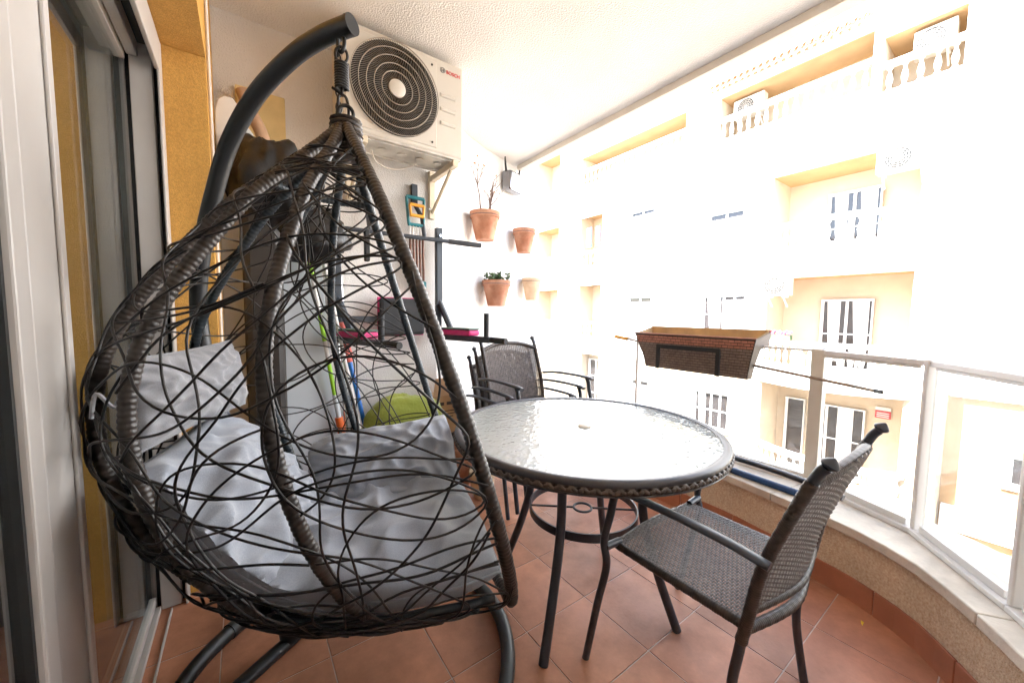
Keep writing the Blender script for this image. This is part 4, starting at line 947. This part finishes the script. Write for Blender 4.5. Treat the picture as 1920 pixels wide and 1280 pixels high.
stick('aluminium_pole', ((.50, 2.36, .02), (.42, 2.46, 1.62)), .013, (('chrome', 0, 1, 1),), 'bright aluminium pole leaning in the corner', 'pole')
stick('aluminium_pole', ((.54, 2.38, .02), (.47, 2.47, 1.60)), .011, (('chrome', 0, 1, 1),), 'second aluminium pole to the right of the brightest one', 'pole')
gb = lump((.82, 2.30, .40), .255, (1.12, .5, .98), 9, 24, .12).build('floor_cushion', 'green_cloth', smooth=60); tag(gb, 'olive green stuffed floor cushion propped below the dip station', 'cushion')
tag(MB().box(.55, 1.05, 2.35, 2.47, 0, .13).build('storage_tray', 'board_white', bev=.01), 'low white tray under the green floor cushion', 'tray')
cb = thing('cardboard_box', 'brown cardboard box standing against the far wall beside the pots', 'box', (1.13, 2.38, 0))
MB().box(1.02, 1.24, 2.33, 2.46, .33, .60).build('carton', 'cardboard', cb, bev=.003)
fpl = MB().add([(1.02, 2.331, .60), (1.24, 2.331, .60), (1.20, 2.38, .71), (1.06, 2.38, .71)], [(0, 1, 2, 3)]); fpl.build('flap', 'cardboard', cb)
pr_ = MB()
for (a, b, z) in ((1.04, 1.10, .53), (1.12, 1.22, .53), (1.04, 1.20, .485), (1.04, 1.22, .465), (1.04, 1.17, .445)): pr_.box(a, b, 2.3285, 2.3298, z, z+(.022 if z > .5 else .007))
pr_.build('print', 'ink', cb)
tag(MB().box(1.01, 1.25, 2.32, 2.47, 0, .328).build('crate', 'wood_dark', bev=.006), 'dark crate under the cardboard box', 'crate')
def fpot(x, y, R, h, z, label, mat='terracotta'):
    t = thing('floor_pot', label, 'pot', (x, y, z), 'spare pots on the floor behind the egg chair')
    MB().lathe([(R*.65, 0), (R*.92, h*.8), (R, h*.8), (R*1.02, h), (R*.92, h), (R*.88, h*.3), (.0001, h*.28)], (x, y, z), 24).build('body', mat, t, smooth=35)
fpot(1.12, 2.16, .11, .22, .0, 'terracotta pot on the floor in front of the dark crate')
fpot(1.12, 2.16, .115, .20, .10, 'terracotta pot nested in the pot on the floor by the crate')
fpot(1.20, 1.98, .085, .17, 0, 'smaller pale pot on the floor near the chair stack', 'terracotta_pale')

# ================================================================== PLANTER, POLE, TUBE, PETALS
pl = thing('railing_planter', 'brown wicker look plastic trough hung on the inside of the railing', 'planter', (2.29, 1.2, .8))
y0, y1 = .845, 1.60
def trough(xa, xb, ya, yb, z): return [(xa, ya, z), (xb, ya, z), (xb, yb, z), (xa, yb, z)]
prof = [(.815, .060, .05), (.90, .042, .035), (.98, .018, .015), (1.0, .012, .010), (1.04, 0, 0)]
fr = MB(); n = len(prof)
PB = lambda z: 2.302 if z < 1.0 else 2.392
for z, dy, dx in prof: fr.add([(2.195+dx, y0+dy*.9, z), (PB(z), y0+dy*.9, z+(.04 if z > 1 else 0)), (PB(z), y1-dy, z+(.04 if z > 1 else 0)), (2.195+dx, y1-dy, z)], [])
for i in range(n-1):
    for k in range(4): fr.f.append((i*4+k, i*4+(k+1) % 4, (i+1)*4+(k+1) % 4, (i+1)*4+k))
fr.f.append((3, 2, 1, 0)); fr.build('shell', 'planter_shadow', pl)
ii = MB()
for z, dy, dx in prof: ii.add([(2.203+dx, y0+.008+dy*.9, z+.004), (PB(z)-.008, y0+.008+dy*.9, z+.004+(.04 if z > 1 else 0)), (PB(z)-.008, y1-.008-dy, z+.004+(.04 if z > 1 else 0)), (2.203+dx, y1-.008-dy, z+.004)], [])
for i in range(n-1):
    for k in range(4): ii.f.append((i*4+k, (i+1)*4+k, (i+1)*4+(k+1) % 4, i*4+(k+1) % 4))
ii.f.append((0, 1, 2, 3)); ii.build('inside', 'planter_inside', pl)
MB().box(2.192, 2.203, y0, y1, 1.041, 1.047).build('lip', 'planter_sunlit', pl, bev=.002)
MB().box(2.386, 2.396, y0, y1, 1.081, 1.088).build('lip', 'planter_inside', pl, bev=.002)
bb = MB(); bt2 = MB()
rows = 13
for r_ in range(rows):
    z = .822+r_*.0163; q = [(a[0], a[2]) for a in prof]; qy = [(a[0], a[1]) for a in prof]
    x = 2.195+itp(q, z); dy = itp(qy, z); ya, yb = y0+dy*.9+.004, y1-dy-.004; m = 22
    for i in range(m+1):
        L = (yb-ya)/m; a = ya+(i-(.5 if r_ % 2 else 0))*L; b = a+L*.9; a = max(a, ya); b = min(b, yb)
        if b-a < .006: continue
        (bt2 if r_ >= rows-3 else bb).box(x-.0035, x+.004, a, b, z, z+.0125)
bb.build('wicker_bricks', 'planter_resin', pl, kind='stuff'); bt2.build('wicker_top_bricks', 'planter_sunlit', pl, kind='stuff')
hk = MB().box(2.176, 2.186, 1.02, 1.42, .955, .978).box(2.176, 2.19, 1.02, 1.042, .82, .955).box(2.176, 2.19, 1.40, 1.42, .82, .955)
hk.build('front_hook', 'gasket', pl)
for y in (1.0, 1.42): MB().box(2.30, 2.36, y-.012, y+.012, 1.0125, 1.0165).build('rail_hook', 'gasket', pl)
po = thing('crank_pole', 'long thin brown pole with orange handle lying behind the planter along the railing', 'pole', (2.315, 1.1, .9))
pa, pb = Vector((2.312, 1.86, 1.0)), Vector((2.272, .392, .838))
MB().tube([pa.lerp(pb, .07), pb], .0075, 10).build('shaft', 'pole_metal', po, smooth=60)
wrapped(MB(), [pa, pa.lerp(pb, .08)], .013, .02, 10, .08).build('handle', 'orange_plastic', po, smooth=60)
MB().tube([pb, pb+(pb-pa).normalized()*.03], .009, 10).build('end_cap', 'gasket', po, smooth=60)
tag(MB().tube([(2.175, 1.35, .325), (2.115, .60, .325)], .0165, 14).build('blue_tube', 'blue_tube', smooth=60), 'dark blue tube lying on the coping under the glass', 'tube')
for i, (x, y, m, lab) in enumerate(((2.0, 1.03, 'petal_pink', 'fallen magenta petal on the floor by the parapet'), (1.95, .80, 'petal_yellow', 'fallen yellow petal on the floor by the parapet'), (1.86, .30, 'petal_yellow', 'dry pale leaf fragment on the floor at the curved parapet'))):
    b = MB(); leaf(b, Vector((x, y, .003)), Vector((1, .5, .3)), .022, .008); tag(b.build('fallen_petal', m), lab, 'petal', 'fallen petals')
